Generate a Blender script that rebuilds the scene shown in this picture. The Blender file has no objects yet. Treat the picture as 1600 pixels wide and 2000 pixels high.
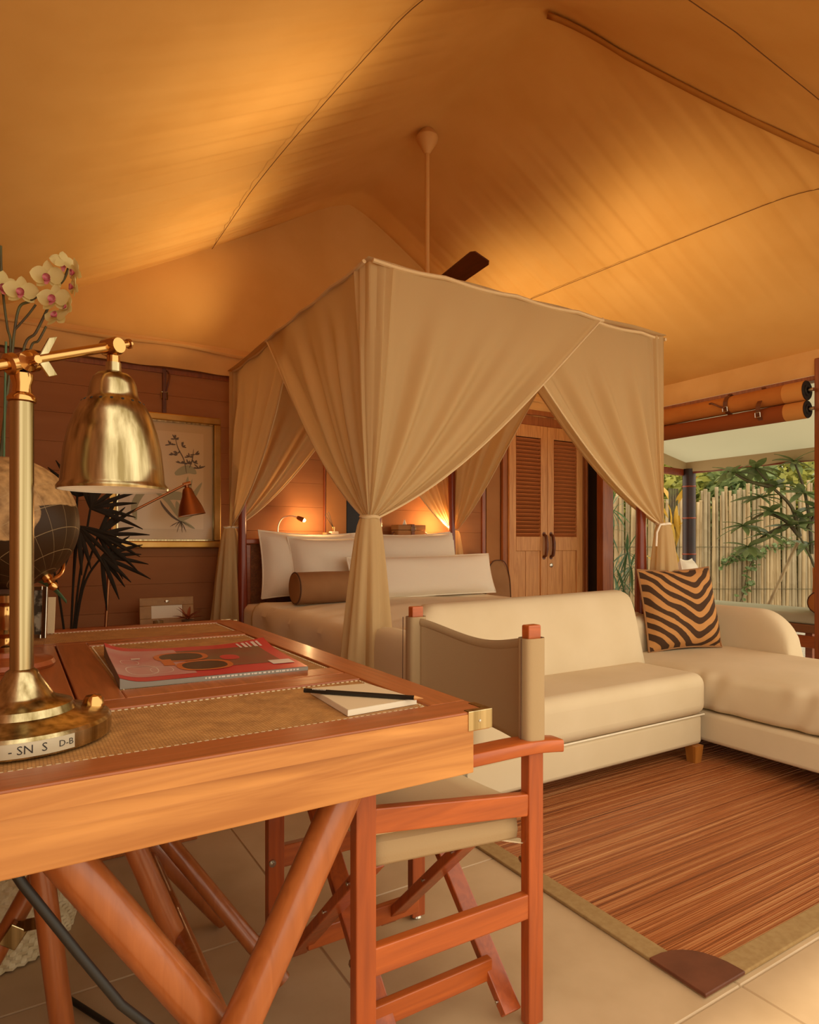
import bpy, bmesh, math, random
from mathutils import Vector, Matrix, Euler
random.seed(7)
PI = math.pi
SC = bpy.context.scene
COL = SC.collection

# ------------------------------------------------------------------ camera, world, light, exposure
cam_d = bpy.data.cameras.new('camera'); cam = bpy.data.objects.new('camera', cam_d); COL.objects.link(cam)
cam.location = (0, 0, 1.06)
cam.rotation_euler = (PI/2, 0, -math.radians(31.4))
cam_d.sensor_fit = 'AUTO'; cam_d.sensor_width = 36.0
cam_d.lens = 1265*36/2000
cam_d.shift_y = 0.03
cam_d.clip_start = 0.05
SC.camera = cam
SC.view_settings.view_transform = 'Standard'; SC.view_settings.look = 'None'
SC.view_settings.gamma = 1.0; SC.view_settings.use_curve_mapping = False
SC.view_settings.exposure = 0.12

def s2l(c):
    if isinstance(c, str):
        c = c.lstrip('#'); c = [int(c[i:i+2], 16)/255 for i in (0, 2, 4)]
    return tuple((x/12.92 if x <= .04045 else ((x+.055)/1.055)**2.4) for x in c[:3]) + (1.0,)

world = bpy.data.worlds.new('sky'); SC.world = world; world.use_nodes = True
bg = world.node_tree.nodes['Background']
bg.inputs[0].default_value = (1.0, 0.88, 0.68, 1); bg.inputs[1].default_value = 1.9

def light(name, typ, loc, energy, color, rot=None, aim=None, **kw):
    d = bpy.data.lights.new(name, typ); d.energy = energy; d.color = color
    for k, v in kw.items(): setattr(d, k, v)
    o = bpy.data.objects.new(name, d); COL.objects.link(o); o.location = loc
    if rot: o.rotation_euler = rot
    if aim is not None: o.rotation_euler = (Vector(aim)-Vector(loc)).to_track_quat('-Z', 'Y').to_euler()
    return o
WARM = (1.0, 0.72, 0.36)
sun = light('sun', 'SUN', (8, 6, 8), 2.2, (1.0, 0.86, 0.62), aim=(6.2, 6.6, 0), angle=math.radians(3))

# ------------------------------------------------------------------ mesh helpers
class MB:
    def __init__(s): s.v = []; s.f = []
    def add(s, vs, fs):
        n = len(s.v); s.v += [tuple(p) for p in vs]; s.f += [tuple(i+n for i in f) for f in fs]; return s
    def box(s, x0, x1, y0, y1, z0, z1):
        return s.add([(x0,y0,z0),(x1,y0,z0),(x1,y1,z0),(x0,y1,z0),(x0,y0,z1),(x1,y0,z1),(x1,y1,z1),(x0,y1,z1)],
                     [(0,3,2,1),(4,5,6,7),(0,1,5,4),(1,2,6,5),(2,3,7,6),(3,0,4,7)])
    def bar(s, p, q, w, h, up=(0,0,1)):
        p, q = Vector(p), Vector(q); d = (q-p).normalized(); u = Vector(up)
        a = d.cross(u)
        if a.length < 1e-4: a = d.cross(Vector((1,0,0)))
        a.normalize(); b = a.cross(d).normalized()
        vs = [c + a*(sx*w/2) + b*(sz*h/2) for c in (p, q) for sx, sz in ((-1,-1),(1,-1),(1,1),(-1,1))]
        return s.add(vs, [(0,1,2,3)[::-1],(4,5,6,7),(0,1,5,4),(1,2,6,5),(2,3,7,6),(3,0,4,7)])
    def tube(s, pts, r, n=10, cap=True):
        pts = [Vector(p) for p in pts]; m = len(pts)
        rs = r if isinstance(r, (list, tuple)) else [r]*m
        ref = None; vs = []
        for i, p in enumerate(pts):
            d = (pts[min(i+1, m-1)] - pts[max(i-1, 0)])
            d = d.normalized() if d.length > 1e-9 else Vector((0,0,1))
            if ref is None:
                ref = d.orthogonal().normalized()
            ref = (ref - d*ref.dot(d))
            ref = ref.normalized() if ref.length > 1e-6 else d.orthogonal().normalized()
            b = d.cross(ref)
            vs += [p + (ref*math.cos(2*PI*k/n) + b*math.sin(2*PI*k/n))*rs[i] for k in range(n)]
        fs = [(i*n+k, i*n+(k+1)%n, (i+1)*n+(k+1)%n, (i+1)*n+k) for i in range(m-1) for k in range(n)]
        if cap: fs += [tuple(range(n))[::-1], tuple((m-1)*n+k for k in range(n))]
        return s.add(vs, fs)
    def lathe(s, prof, n=32, M=None, c=(0,0,0)):
        M = M or Matrix.Translation(c); vs = []; m = len(prof)
        for r, z in prof: vs += [M @ Vector((r*math.cos(2*PI*k/n), r*math.sin(2*PI*k/n), z)) for k in range(n)]
        fs = [(i*n+k, i*n+(k+1)%n, (i+1)*n+(k+1)%n, (i+1)*n+k) for i in range(m-1) for k in range(n)]
        return s.add(vs, fs)
    def grid(s, fn, nu, nv, cu=False, flip=False):
        vs = [fn(i/(nu if cu else nu), j/nv) for i in range(nu if cu else nu+1) for j in range(nv+1)]
        w = nv+1; N = nu if cu else nu+1
        fs = [(i*w+j, ((i+1) % N)*w+j, ((i+1) % N)*w+j+1, i*w+j+1) for i in range(nu) for j in range(nv)]
        if flip: fs = [f[::-1] for f in fs]
        return s.add(vs, fs)
    def capring(s, idx):
        c = Vector((0,0,0))
        for i in idx: c += Vector(s.v[i])
        s.v.append(tuple(c/len(idx))); k = len(s.v)-1
        s.f += [(idx[a], idx[(a+1) % len(idx)], k) for a in range(len(idx))]; return s
    def poly(s, pts, off=(0,0,0)):
        pts = [Vector(p) for p in pts]; n = len(pts); off = Vector(off)
        s.add(pts + [p+off for p in pts], [tuple(range(n))[::-1], tuple(range(n, 2*n))] + [(i, (i+1) % n, n+(i+1) % n, n+i) for i in range(n)])
        return s
    def xf(s, M):
        s.v = [tuple(M @ Vector(p)) for p in s.v]; return s

def obj(name, mb, m, parent=None, base=None, smooth=True, bevel=0, seg=2, label=None, cat=None, group=None, kind=None, solid=0, sub=0):
    """ONE mesh object from world-space geometry; its origin goes to base (or the parent's place)."""
    org = Vector(base) if base is not None else Vector((0,0,0))
    pw = Vector((0,0,0)); q = parent
    while q is not None: pw += q.location; q = q.parent
    if base is None: org = pw.copy()
    me = bpy.data.meshes.new(name)
    me.from_pydata([tuple(Vector(p)-org) for p in mb.v], [], mb.f)
    me.validate()
    if smooth:
        me.shade_smooth(); me.set_sharp_from_angle(angle=math.radians(38))
    me.materials.append(m)
    o = bpy.data.objects.new(name, me); COL.objects.link(o)
    o.location = org - pw
    if parent is not None: o.parent = parent
    if bevel:
        b = o.modifiers.new('bevel', 'BEVEL'); b.width = bevel; b.segments = seg; b.limit_method = 'ANGLE'; b.harden_normals = False
        if not smooth: pass
    if solid:
        b = o.modifiers.new('thick', 'SOLIDIFY'); b.thickness = solid; b.offset = 0
    if sub:
        b = o.modifiers.new('sub', 'SUBSURF'); b.levels = sub; b.render_levels = sub
    tag(o, label, cat, group, kind)
    return o
def tag(o, label=None, cat=None, group=None, kind=None):
    if label: o['label'] = label
    if cat: o['category'] = cat
    if group: o['group'] = group
    if kind: o['kind'] = kind
    return o
def thing(name, loc, label, cat, group=None, rz=0, kind=None):
    o = bpy.data.objects.new(name, None); COL.objects.link(o); o.location = loc; o.rotation_euler = (0,0,rz)
    o.empty_display_size = .05
    return tag(o, label, cat, group, kind)
def clone(o, parent, loc, rot=None, scale=None):
    c = o.copy(); COL.objects.link(c); c.parent = parent; c.location = loc
    if rot is not None: c.rotation_euler = rot
    if scale is not None: c.scale = scale
    return c
def text_mb(txt, size, M):
    cu = bpy.data.curves.new('t', 'FONT'); cu.body = txt; cu.size = size; cu.align_x = 'CENTER'; cu.align_y = 'CENTER'; cu.resolution_u = 2
    ob = bpy.data.objects.new('t', cu); COL.objects.link(ob)
    me = bpy.data.meshes.new_from_object(ob)
    mb = MB(); mb.add([M @ v.co for v in me.vertices], [tuple(p.vertices) for p in me.polygons])
    bpy.data.objects.remove(ob); bpy.data.meshes.remove(me); bpy.data.curves.remove(cu)
    return mb
def lerp(a, b, t): return a+(b-a)*t
def noise1(x, s=0):
    return math.sin(x*1.7+s*3.1)*.5+math.sin(x*4.1+s*1.3)*.3+math.sin(x*9.7+s*5.7)*.2

# ------------------------------------------------------------------ materials
def mat(name, c, rough=.6, metal=0.0, c2=None, nscale=8, stretch=(1,1,1), detail=4, bump=0, bscale=None, distort=0, coat=0, spec=.5, trans=0, sss=0, contrast=(.35,.65), sheen=0, aniso=0):
    m = bpy.data.materials.new(name); m.use_nodes = True; nt = m.node_tree; N = nt.nodes; L = nt.links
    b = N['Principled BSDF']; b.inputs['Roughness'].default_value = rough; b.inputs['Metallic'].default_value = metal
    b.inputs['Base Color'].default_value = s2l(c); b.inputs['Specular IOR Level'].default_value = spec
    b.inputs['Coat Weight'].default_value = coat; b.inputs['Coat Roughness'].default_value = .15
    if sheen: b.inputs['Sheen Weight'].default_value = sheen
    if aniso: b.inputs['Anisotropic'].default_value = aniso
    if c2 or bump:
        tc = N.new('ShaderNodeTexCoord'); mp = N.new('ShaderNodeMapping'); mp.inputs['Scale'].default_value = stretch
        L.new(tc.outputs['Object'], mp.inputs[0])
        nz = N.new('ShaderNodeTexNoise'); nz.inputs['Scale'].default_value = nscale; nz.inputs['Detail'].default_value = detail
        nz.inputs['Distortion'].default_value = distort
        L.new(mp.outputs[0], nz.inputs['Vector'])
        if c2:
            r = N.new('ShaderNodeValToRGB'); r.color_ramp.elements[0].position = contrast[0]; r.color_ramp.elements[1].position = contrast[1]
            r.color_ramp.elements[0].color = s2l(c); r.color_ramp.elements[1].color = s2l(c2)
            L.new(nz.outputs['Fac'], r.inputs[0]); L.new(r.outputs[0], b.inputs['Base Color'])
        if bump:
            src = nz
            if bscale:
                src = N.new('ShaderNodeTexNoise'); src.inputs['Scale'].default_value = bscale; src.inputs['Detail'].default_value = 3
                L.new(mp.outputs[0], src.inputs['Vector'])
            bp = N.new('ShaderNodeBump'); bp.inputs['Strength'].default_value = bump; bp.inputs['Distance'].default_value = .01
            L.new(src.outputs['Fac'], bp.inputs['Height']); L.new(bp.outputs[0], b.inputs['Normal'])
    if trans:   # thin cloth or leaf that lets light through
        t = N.new('ShaderNodeBsdfTranslucent'); t.inputs[0].default_value = s2l(c2 or c)
        mx = N.new('ShaderNodeMixShader'); mx.inputs[0].default_value = trans
        out = N['Material Output']; L.new(b.outputs[0], mx.inputs[1]); L.new(t.outputs[0], mx.inputs[2]); L.new(mx.outputs[0], out.inputs[0])
    return m
def wood(name, c, c2, axis='x', rough=.38, coat=.15, scale=5, bump=.08):
    st = {'x': (.5, 7, 7), 'y': (7, .5, 7), 'z': (7, 7, .5)}[axis]
    return mat(name, c, rough, c2=c2, nscale=scale, stretch=st, detail=5, distort=1.6, bump=bump, coat=coat, contrast=(.32,.68))
def emis(name, c, strength):
    m = bpy.data.materials.new(name); m.use_nodes = True; b = m.node_tree.nodes['Principled BSDF']
    b.inputs['Base Color'].default_value = s2l(c); b.inputs['Emission Color'].default_value = s2l(c); b.inputs['Emission Strength'].default_value = strength
    return m
def woven(name, c, c2, su, sv, axis='xy', rough=.6, bump=.5, off=.5, bw=.5, rh=.25, mort=.02, mc=None, rot=0):
    """basket-like weave from a brick pattern (fine relief only)"""
    m = bpy.data.materials.new(name); m.use_nodes = True; nt = m.node_tree; N = nt.nodes; L = nt.links
    b = N['Principled BSDF']; b.inputs['Roughness'].default_value = rough
    tc = N.new('ShaderNodeTexCoord'); sp = N.new('ShaderNodeSeparateXYZ'); cb = N.new('ShaderNodeCombineXYZ')
    L.new(tc.outputs['Object'], sp.inputs[0])
    L.new(sp.outputs['XYZ'.index(axis[0].upper())], cb.inputs[0]); L.new(sp.outputs['XYZ'.index(axis[1].upper())], cb.inputs[1])
    mp = N.new('ShaderNodeMapping'); mp.inputs['Scale'].default_value = (su, sv, 1); mp.inputs['Rotation'].default_value = (0, 0, rot)
    L.new(cb.outputs[0], mp.inputs[0])
    br = N.new('ShaderNodeTexBrick'); br.offset = off; br.inputs['Scale'].default_value = 1; br.inputs['Color1'].default_value = s2l(c); br.inputs['Color2'].default_value = s2l(c2)
    br.inputs['Mortar'].default_value = s2l(mc or c2); br.inputs['Mortar Size'].default_value = mort; br.inputs['Brick Width'].default_value = bw; br.inputs['Row Height'].default_value = rh
    L.new(mp.outputs[0], br.inputs['Vector'])
    nz = N.new('ShaderNodeTexNoise'); nz.inputs['Scale'].default_value = 30; L.new(tc.outputs['Object'], nz.inputs['Vector'])
    mx = N.new('ShaderNodeMixRGB'); mx.blend_type = 'OVERLAY'; mx.inputs[0].default_value = .5
    L.new(br.outputs['Color'], mx.inputs[1]); L.new(nz.outputs['Fac'], mx.inputs[2]); L.new(mx.outputs[0], b.inputs['Base Color'])
    bp = N.new('ShaderNodeBump'); bp.inputs['Strength'].default_value = bump; bp.inputs['Distance'].default_value = .003
    L.new(br.outputs['Fac'], bp.inputs['Height']); bp.invert = True; L.new(bp.outputs[0], b.inputs['Normal'])
    return m

M = {}
M['roof'] = mat('tent_cloth', '#dfae68', .95, c2='#d8a55e', nscale=2.5, bump=.10, bscale=9, spec=.1)
M['valance'] = mat('valance_cloth', '#d9ab70', .95, c2='#d0a064', nscale=3, bump=.2, bscale=8, spec=.1)
M['band'] = mat('seam_band', '#b8803f', .95, spec=.1)
M['cord'] = mat('seam_cord', '#6b4420', .9)
M['wallb'] = mat('brown_canvas_wall', '#a46f49', .85, c2='#9a6641', nscale=3, stretch=(.3,1,2), bump=.05, spec=.2)
M['walltan'] = mat('tan_wall_panel', '#a9764a', .85, c2='#9f6d43', nscale=3, spec=.2)
M['dark'] = mat('dark_glass', '#1c1512', .35, spec=.25)
M['tile'] = mat('floor_tile', '#c6a984', .45, c2='#b59873', nscale=5, detail=8, bump=.04, contrast=(.3,.7))
M['grout'] = mat('grout', '#b39a76', .9)
M['trimwood'] = wood('trim_wood', '#9a5226', '#7c3c1a', 'z')
M['deskx'] = wood('desk_wood_x', '#cf8e4a', '#a9692f', 'x', scale=3.2)
M['desktop'] = wood('desk_top_x', '#a85c30', '#935026', 'x', rough=.35, coat=.1)
M['desktopy'] = wood('desk_top_y', '#b06434', '#985428', 'y', rough=.35, coat=.1)
M['pole'] = wood('pole_wood', '#ae6230', '#9c5426', 'z', rough=.3, coat=.3)
M['chairw'] = wood('chair_wood', '#b0531f', '#93421a', 'z', rough=.35, coat=.2)
M['chairx'] = wood('chair_wood_x', '#bb5d24', '#a04b1c', 'x', rough=.35, coat=.2)
M['bedwood'] = wood('bed_wood', '#8e3a1c', '#75290f', 'z', rough=.35, coat=.2)
M['headwood'] = wood('headboard_wood', '#a8562a', '#8e431d', 'x')
M['teakz'] = wood('teak_z', '#d89c5c', '#bd7e44', 'z', rough=.5, coat=0)
M['teakx'] = wood('teak_x', '#c98a4c', '#ad6e38', 'x', rough=.5, coat=0)
M['slat'] = wood('teak_slat', '#bf7440', '#a55c2e', 'x', rough=.5, coat=0)
M['teakdark'] = wood('teak_frame', '#a3602f', '#8b4c22', 'z', rough=.5, coat=0)
M['rattan'] = woven('rattan_weave', '#cf9c5e', '#b98648', 75, 75, 'xy', rot=.78, mc='#8a5a2c', mort=.05)
M['rattanhead'] = woven('rattan_headboard', '#b06c34', '#8f5226', 60, 60, 'xz', mc='#5e3216', mort=.05)
M['basket'] = woven('basket_weave', '#e2cfa6', '#c9b387', 60, 60, 'xz', bump=1.0, mc='#8b7650', mort=.06)
M['stitch'] = mat('stitch_thread', '#d9c7a2', .8)
M['brass'] = mat('brushed_brass', '#cbbb92', .22, 1.0, c2='#85734c', nscale=2, stretch=(30,30,.2), aniso=.5)  # vertical reflection streaks are put into the brass colour
M['brassp'] = mat('polished_brass', '#c79a5e', .17, 1.0)
M['copper'] = mat('copper', '#a8704a', .4, 1.0)
M['steel'] = mat('steel_bolt', '#c9c2b4', .25, 1.0)
M['silver'] = mat('silver_frame', '#cfc6b4', .2, 1.0)
M['gold'] = mat('gold_frame', '#c79a58', .35, .8, c2='#b4863f', nscale=6)
M['canvas'] = mat('khaki_canvas', '#a98f6b', .9, bump=.08, bscale=300, spec=.15)
M['cream'] = mat('cream_canvas', '#dbc39a', .9, bump=.05, bscale=200, spec=.15)
M['sofa'] = mat('sofa_cloth', '#dac6a4', .88, c2='#d3be9a', nscale=3, bump=.10, bscale=5, spec=.2)
M['sofaarm'] = M['sofa']
M['linen'] = mat('white_linen', '#f6ead6', .85, bump=.12, bscale=7, spec=.2)
M['duvet'] = mat('duvet_cloth', '#f0e3c8', .85, bump=.12, bscale=5, spec=.2)
M['net'] = mat('canopy_cloth', '#e2c592', .9, c2='#e2c592', bump=.06, bscale=14, stretch=(1,1,.25), trans=.5, spec=.1)
M['hem'] = mat('canopy_hem', '#d8bb90', .9, spec=.1)
M['tie'] = mat('white_tie', '#f0e4cf', .8)
M['boltan'] = mat('tan_bolster', '#a2764e', .85, c2='#966b45', nscale=5, spec=.2)
M['piping'] = mat('dark_piping', '#5b3a22', .8)
M['white'] = mat('white_paint', '#eee5d4', .5)
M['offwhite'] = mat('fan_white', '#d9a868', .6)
M['fanblade'] = wood('fan_blade', '#5d2a1c', '#4a1f14', 'y')
M['leather'] = mat('brown_leather', '#5e3018', .45, c2='#6e3a1e', nscale=20, bump=.1)
M['ruglea'] = mat('rug_leather_corner', '#6b3a24', .5, c2='#5c301c', nscale=15, bump=.1)
M['rugedge'] = mat('rug_border', '#a28457', .9, c2='#98794e', nscale=60, bump=.1, spec=.15)
M['black'] = mat('black_rubber', '#191613', .5)
M['pencil'] = mat('pencil_black', '#15120f', .35)
M['paper'] = mat('paper', '#e9dcc4', .7)
M['mat'] = mat('picture_mount', '#c9aa78', .35, coat=.4)
M['print'] = mat('picture_paper', '#d3b685', .35, coat=.4)
M['inkg'] = mat('print_grey_green', '#a09870', .5)
M['inkd'] = mat('print_dark', '#5e482e', .5)
M['frametan'] = mat('tan_leather_frame', '#ad8350', .6, c2='#a2784a', nscale=20)
M['leafd'] = mat('dark_palm_leaf', '#2b2218', .7, spec=.15)
M['leaf'] = mat('green_leaf', '#5f7448', .45, c2='#86965e', nscale=9, trans=.25)
M['leafp'] = mat('palm_green', '#4a6848', .45, c2='#5d7a4e', nscale=6, trans=.25)
M['leafy'] = mat('yellow_leaf', '#d0a83c', .6, c2='#b98f30', nscale=6, trans=.3)
M['hedge'] = mat('hedge_leaf', '#86954a', .6, c2='#b3b05c', nscale=2, trans=.45)
M['hedge2'] = mat('hedge_leaf_blue', '#6f8a5e', .6, c2='#94a26a', nscale=2, trans=.45)
M['stem'] = mat('orchid_stem', '#4a3a22', .6, c2='#5b5a30', nscale=20)
M['petal'] = mat('orchid_petal', '#f0e2a6', .7, c2='#e6d68e', nscale=12, trans=.35)
M['lip'] = mat('orchid_lip', '#b5485a', .6, c2='#d98a8a', nscale=60)
M['bamboo'] = mat('bamboo_cane', '#c2ab82', .6, c2='#8f7650', nscale=3, stretch=(4,4,.5), contrast=(.25,.75))
M['bamboo2'] = mat('bamboo_cane_grey', '#ac9c7c', .6, c2='#7f6d4c', nscale=3, stretch=(4,4,.5), contrast=(.25,.75))
M['bambood'] = mat('dark_bamboo_post', '#3a170c', .45, c2='#220e09', nscale=4, coat=.05)
M['bambring'] = mat('bamboo_ring', '#8c3a1e', .35)
M['gravel'] = mat('gravel', '#a8a090', .9, c2='#6f6a60', nscale=60, bump=.6, contrast=(.4,.6))
M['porchcloth'] = mat('porch_cloth', '#c4c0a4', .95, trans=.25, bump=.1, bscale=4, spec=.1)
M['porchval'] = mat('porch_valance', '#bfa680', .95, spec=.1)
M['benchpad'] = mat('bench_pad', '#b9b9a2', .9, spec=.15)
M['benchwood'] = wood('bench_wood', '#b4602c', '#9a4c20', 'y')
M['orange'] = mat('orange_cushion', '#b5733c', .85, spec=.15)
M['blind'] = mat('rolled_blind_cloth', '#b87438', .9, c2='#ae6b32', nscale=6, spec=.15)
M['blindd'] = mat('rolled_blind_brown', '#8f4c26', .9, spec=.15)
M['blindl'] = mat('rolled_blind_light', '#c98d4c', .9, spec=.15)
M['sticker'] = mat('silver_sticker', '#c9bda2', .3, .3)
M['ink'] = mat('black_ink', '#2a2018', .6)
M['ceramic'] = mat('pot_ceramic', '#6b4a30', .4)
M['brom'] = mat('bromeliad', '#8a3f24', .5, c2='#a3552e', nscale=20)
M['glassb'] = mat('amber_glass', '#8a6a40', .1, spec=.8)
M['bulb'] = emis('lamp_bulb', '#ffc46a', 14)
M['globeland'] = None
M['magred'] = mat('magazine_red', '#c6323a', .35, coat=.3)
M['magpink'] = mat('magazine_pink', '#c79a90', .35, c2='#bd6f6c', nscale=6, coat=.3)
M['magbrown'] = mat('magazine_brown', '#6e5a40', .35, c2='#7d3a30', nscale=8, coat=.3)
M['magorange'] = mat('magazine_orange', '#c8672e', .35, coat=.3)
M['magdark'] = mat('magazine_dark', '#3a2a24', .35, coat=.3)
M['magwhite'] = mat('magazine_white', '#d9cbbb', .4)
M['maggrey'] = mat('magazine_pages', '#8f8577', .6)

# ------------------------------------------------------------------ setting: floor
XL, XR, YB, ZE = -.35, 5.1, 4.85, 2.3
floor = obj('floor', MB().box(XL-1.2, XR, -2.6, YB+.1, -.06, -.003), M['grout'], base=(0,0,0), smooth=False, label='beige stone tiled floor of the tent', kind='structure')
tm = MB().box(-.3985, .3985, -.3985, .3985, -.05, 0)
t0 = None
for i in range(-3, 6):
    for j in range(-4, 5):
        cx, cy = .685-.4+.8*i, .91-.4+.8*j
        if cx > XR or cy > YB+.1: continue
        if t0 is None: t0 = obj('floor_tile', tm, M['tile'], parent=floor, smooth=False, bevel=.003, seg=1); t0.location = (cx, cy, 0)
        else: clone(t0, floor, (cx, cy, 0))
ground = obj('ground', MB().box(XR, 16, -4, 16, -.2, -.1), M['gravel'], base=(10,6,-.1), smooth=False, label='grey gravel ground outside the tent', kind='structure')

# ------------------------------------------------------------------ setting: walls
wb = obj('wall_back', MB().box(XL, XR+.05, YB+.02, YB+.08, 0, 2.5), M['wallb'], base=(2,YB,0), smooth=False, label='brown boarded wall behind bed and desk', kind='structure')
for k in range(12):
    obj('wall_board', MB().box(XL, 3.75, YB, YB+.03, k*.192+.0005, k*.192+.1915), M['wallb'], parent=wb, smooth=False, bevel=.0015, seg=1)
# pilaster strips and the tan panel beside the wardrobe
for x0, x1, mm in ((2.14, 2.155, 'trimwood'), (2.16, 2.34, 'walltan'), (3.75, 3.79, 'trimwood'), (3.80, 3.965, 'walltan')):
    obj('wall_strip', MB().box(x0, x1, YB-.02, YB+.02, 0, ZE), M[mm], parent=wb, smooth=False, bevel=.004)
obj('dark_panel', MB().box(2.345, 2.50, YB-.012, YB+.02, .3, ZE), M['dark'], parent=wb, smooth=False, bevel=.003, label='dark glossy panel')
wl = obj('wall_left', MB().box(XL-.06, XL, .2, YB+.08, 0, 2.5), M['wallb'], base=(XL,2,0), smooth=False, label='brown side wall of the tent beside the desk', kind='structure')
# right wall: glazed jamb next to the wardrobe, post, top rail
wr = obj('wall_right', MB().box(XR, XR+.08, 4.60, YB+.08, 0, 2.45), M['trimwood'], base=(XR,4.7,0), smooth=False, label='short side wall with dark glass beside the wardrobe', kind='structure')
obj('glass_strip', MB().box(XR-.012, XR+.01, 4.63, 4.78, .05, 2.3), M['dark'], parent=wr, smooth=False)
obj('jamb', MB().box(XR-.05, XR+.1, 4.54, 4.625, 0, 2.4), M['trimwood'], parent=wr, smooth=False, bevel=.006)
obj('jamb', MB().box(XR-.04, XR+.05, 4.775, 4.83, 0, 2.4), M['teakdark'], parent=wr, smooth=False, bevel=.006)
obj('trim_1', MB().box(XR-.06, XR+.08, 2.36, 2.525, 0, 2.42), M['trimwood'], base=(XR,2.5,0), smooth=False, bevel=.008, label='brown wooden post at the right edge of the open side', kind='structure')
obj('trim_2', MB().box(XR-.04, XR+.06, .2, 4.6, 2.265, 2.30), M['trimwood'], base=(XR,2.5,2.28), smooth=False, bevel=.005, label='dark wooden rail above the rolled blinds', kind='structure')
obj('trim_3', MB().box(XL, XR, YB-.01, YB+.05, 2.265, 2.30), M['trimwood'], base=(2,YB,2.28), smooth=False, bevel=.004, label='dark rail along the top of the back wall', kind='structure')

# ------------------------------------------------------------------ setting: tent roof
RX, RY, RZ, EZ = 2.39, 2.55, 3.91, 2.47
XE0, XE1, YE0 = -.34, 5.12, .65
def roof_z(x, y, w=True):
    tx = abs(x-RX)/2.73; ty = max(0, (RY-y)/1.9)
    k = 24.0
    t = math.log(math.exp(k*tx)+math.exp(k*ty)+math.exp(k*.0)) / k - math.log(2)/k*.8*math.exp(-min(tx, 3)*3)
    t = min(max(t, 0.0), 1.0)
    if max(tx, ty) >= .999: t = 1.0
    p = 1.15 + .27*math.exp(-((tx-ty)/.16)**2)*min(1, ty/.12)
    z = EZ + (RZ-EZ)*(1-t)**p
    if w:
        g = math.exp(-((tx-.46)/.22)**2)*(1 if ty < tx else .3)
        z += g*.0046*(math.sin(y*31+tx*3)+.8*math.sin(y*53+1.3+tx*5)+.5*math.sin(y*87+tx*2))
        z += .012*math.sin(y*2.1+.4)*math.sin(PI*min(tx, 1))
    return z
def roof_fn(u, v):
    x = lerp(XE0, XE1, u); y = lerp(YE0, 4.88, v)
    return (x, y, roof_z(x, y))
ceil = obj('ceiling', MB().grid(roof_fn, 130, 260), M['roof'], base=(RX,2.7,2.47), label='ochre canvas tent roof with a central ridge', kind='structure')
# gable above the back wall
def gab(u, v):
    x = lerp(XE0, XE1, u); zt = roof_z(x, 4.86, False)
    b = .05*math.sin(PI*u)*math.sin(PI*v)
    return (x, 4.86-b*.6+.006*math.sin(x*9+v*4)*v*(1-v)*4, lerp(2.40, zt+.01, v))
obj('gable', MB().grid(gab, 90, 24), M['roof'], parent=ceil)
# valances hanging below the cloth edge
def val_back(u, v):
    x = lerp(XL, XR, u)
    return (x, 4.80-.02*math.sin(v*PI)-.006*math.sin(x*23)*v-.010*math.sin(x*7+v*3)*math.sin(v*PI), lerp(2.50, 2.30-.004*math.sin(x*11), v))
obj('valance', MB().grid(val_back, 160, 10), M['valance'], parent=ceil)
def val_right(u, v):
    y = lerp(.4, 4.8, u)
    return (5.06-.01*math.sin(v*PI), y, lerp(2.49, 2.30, v))
obj('valance', MB().grid(val_right, 60, 4), M['valance'], parent=ceil)
obj('valance_fold', MB().tube([(lerp(XL, XR, i/60), 4.775-.008*math.sin(i*.9), 2.455+.008*math.sin(i*.55)) for i in range(61)], .016, 8), M['valance'], parent=ceil)
def on_roof(pts, dz): return [(x, y, roof_z(x, y, False)+dz) for x, y in pts]
obj('seam_cord', MB().tube(on_roof([(lerp(1.25, 1.50, max(0, (4.0-y)/1.9)**1.5 if y < 4 else 0), y) for y in [4.85-i*.05 for i in range(58)]], -.020), .0020, 6), M['cord'], parent=ceil)
obj('seam_cord', MB().tube(on_roof([(lerp(3.70, 3.84, (4.85-y)/3.2), y) for y in [4.85-i*.05 for i in range(66)]], -.020), .0020, 6), M['cord'], parent=ceil)
obj('seam_cord', MB().tube(on_roof([(x, 1.50-.03*math.sin((x-1)*2)) for x in [1.2+i*.05 for i in range(48)]], -.020), .0020, 6), M['cord'], parent=ceil)
hb = MB()
def hipb(u, v):
    t = .005+.62*u; x = RX+2.73*t; y = RY-1.9*t
    s = (v-.5)*.045
    x2, y2 = x+s*.57, y+s*.82
    return (x2, y2, roof_z(x2, y2, False)-.018)
obj('seam_band', hb.grid(hipb, 50, 2), M['band'], parent=ceil, solid=.006)

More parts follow.
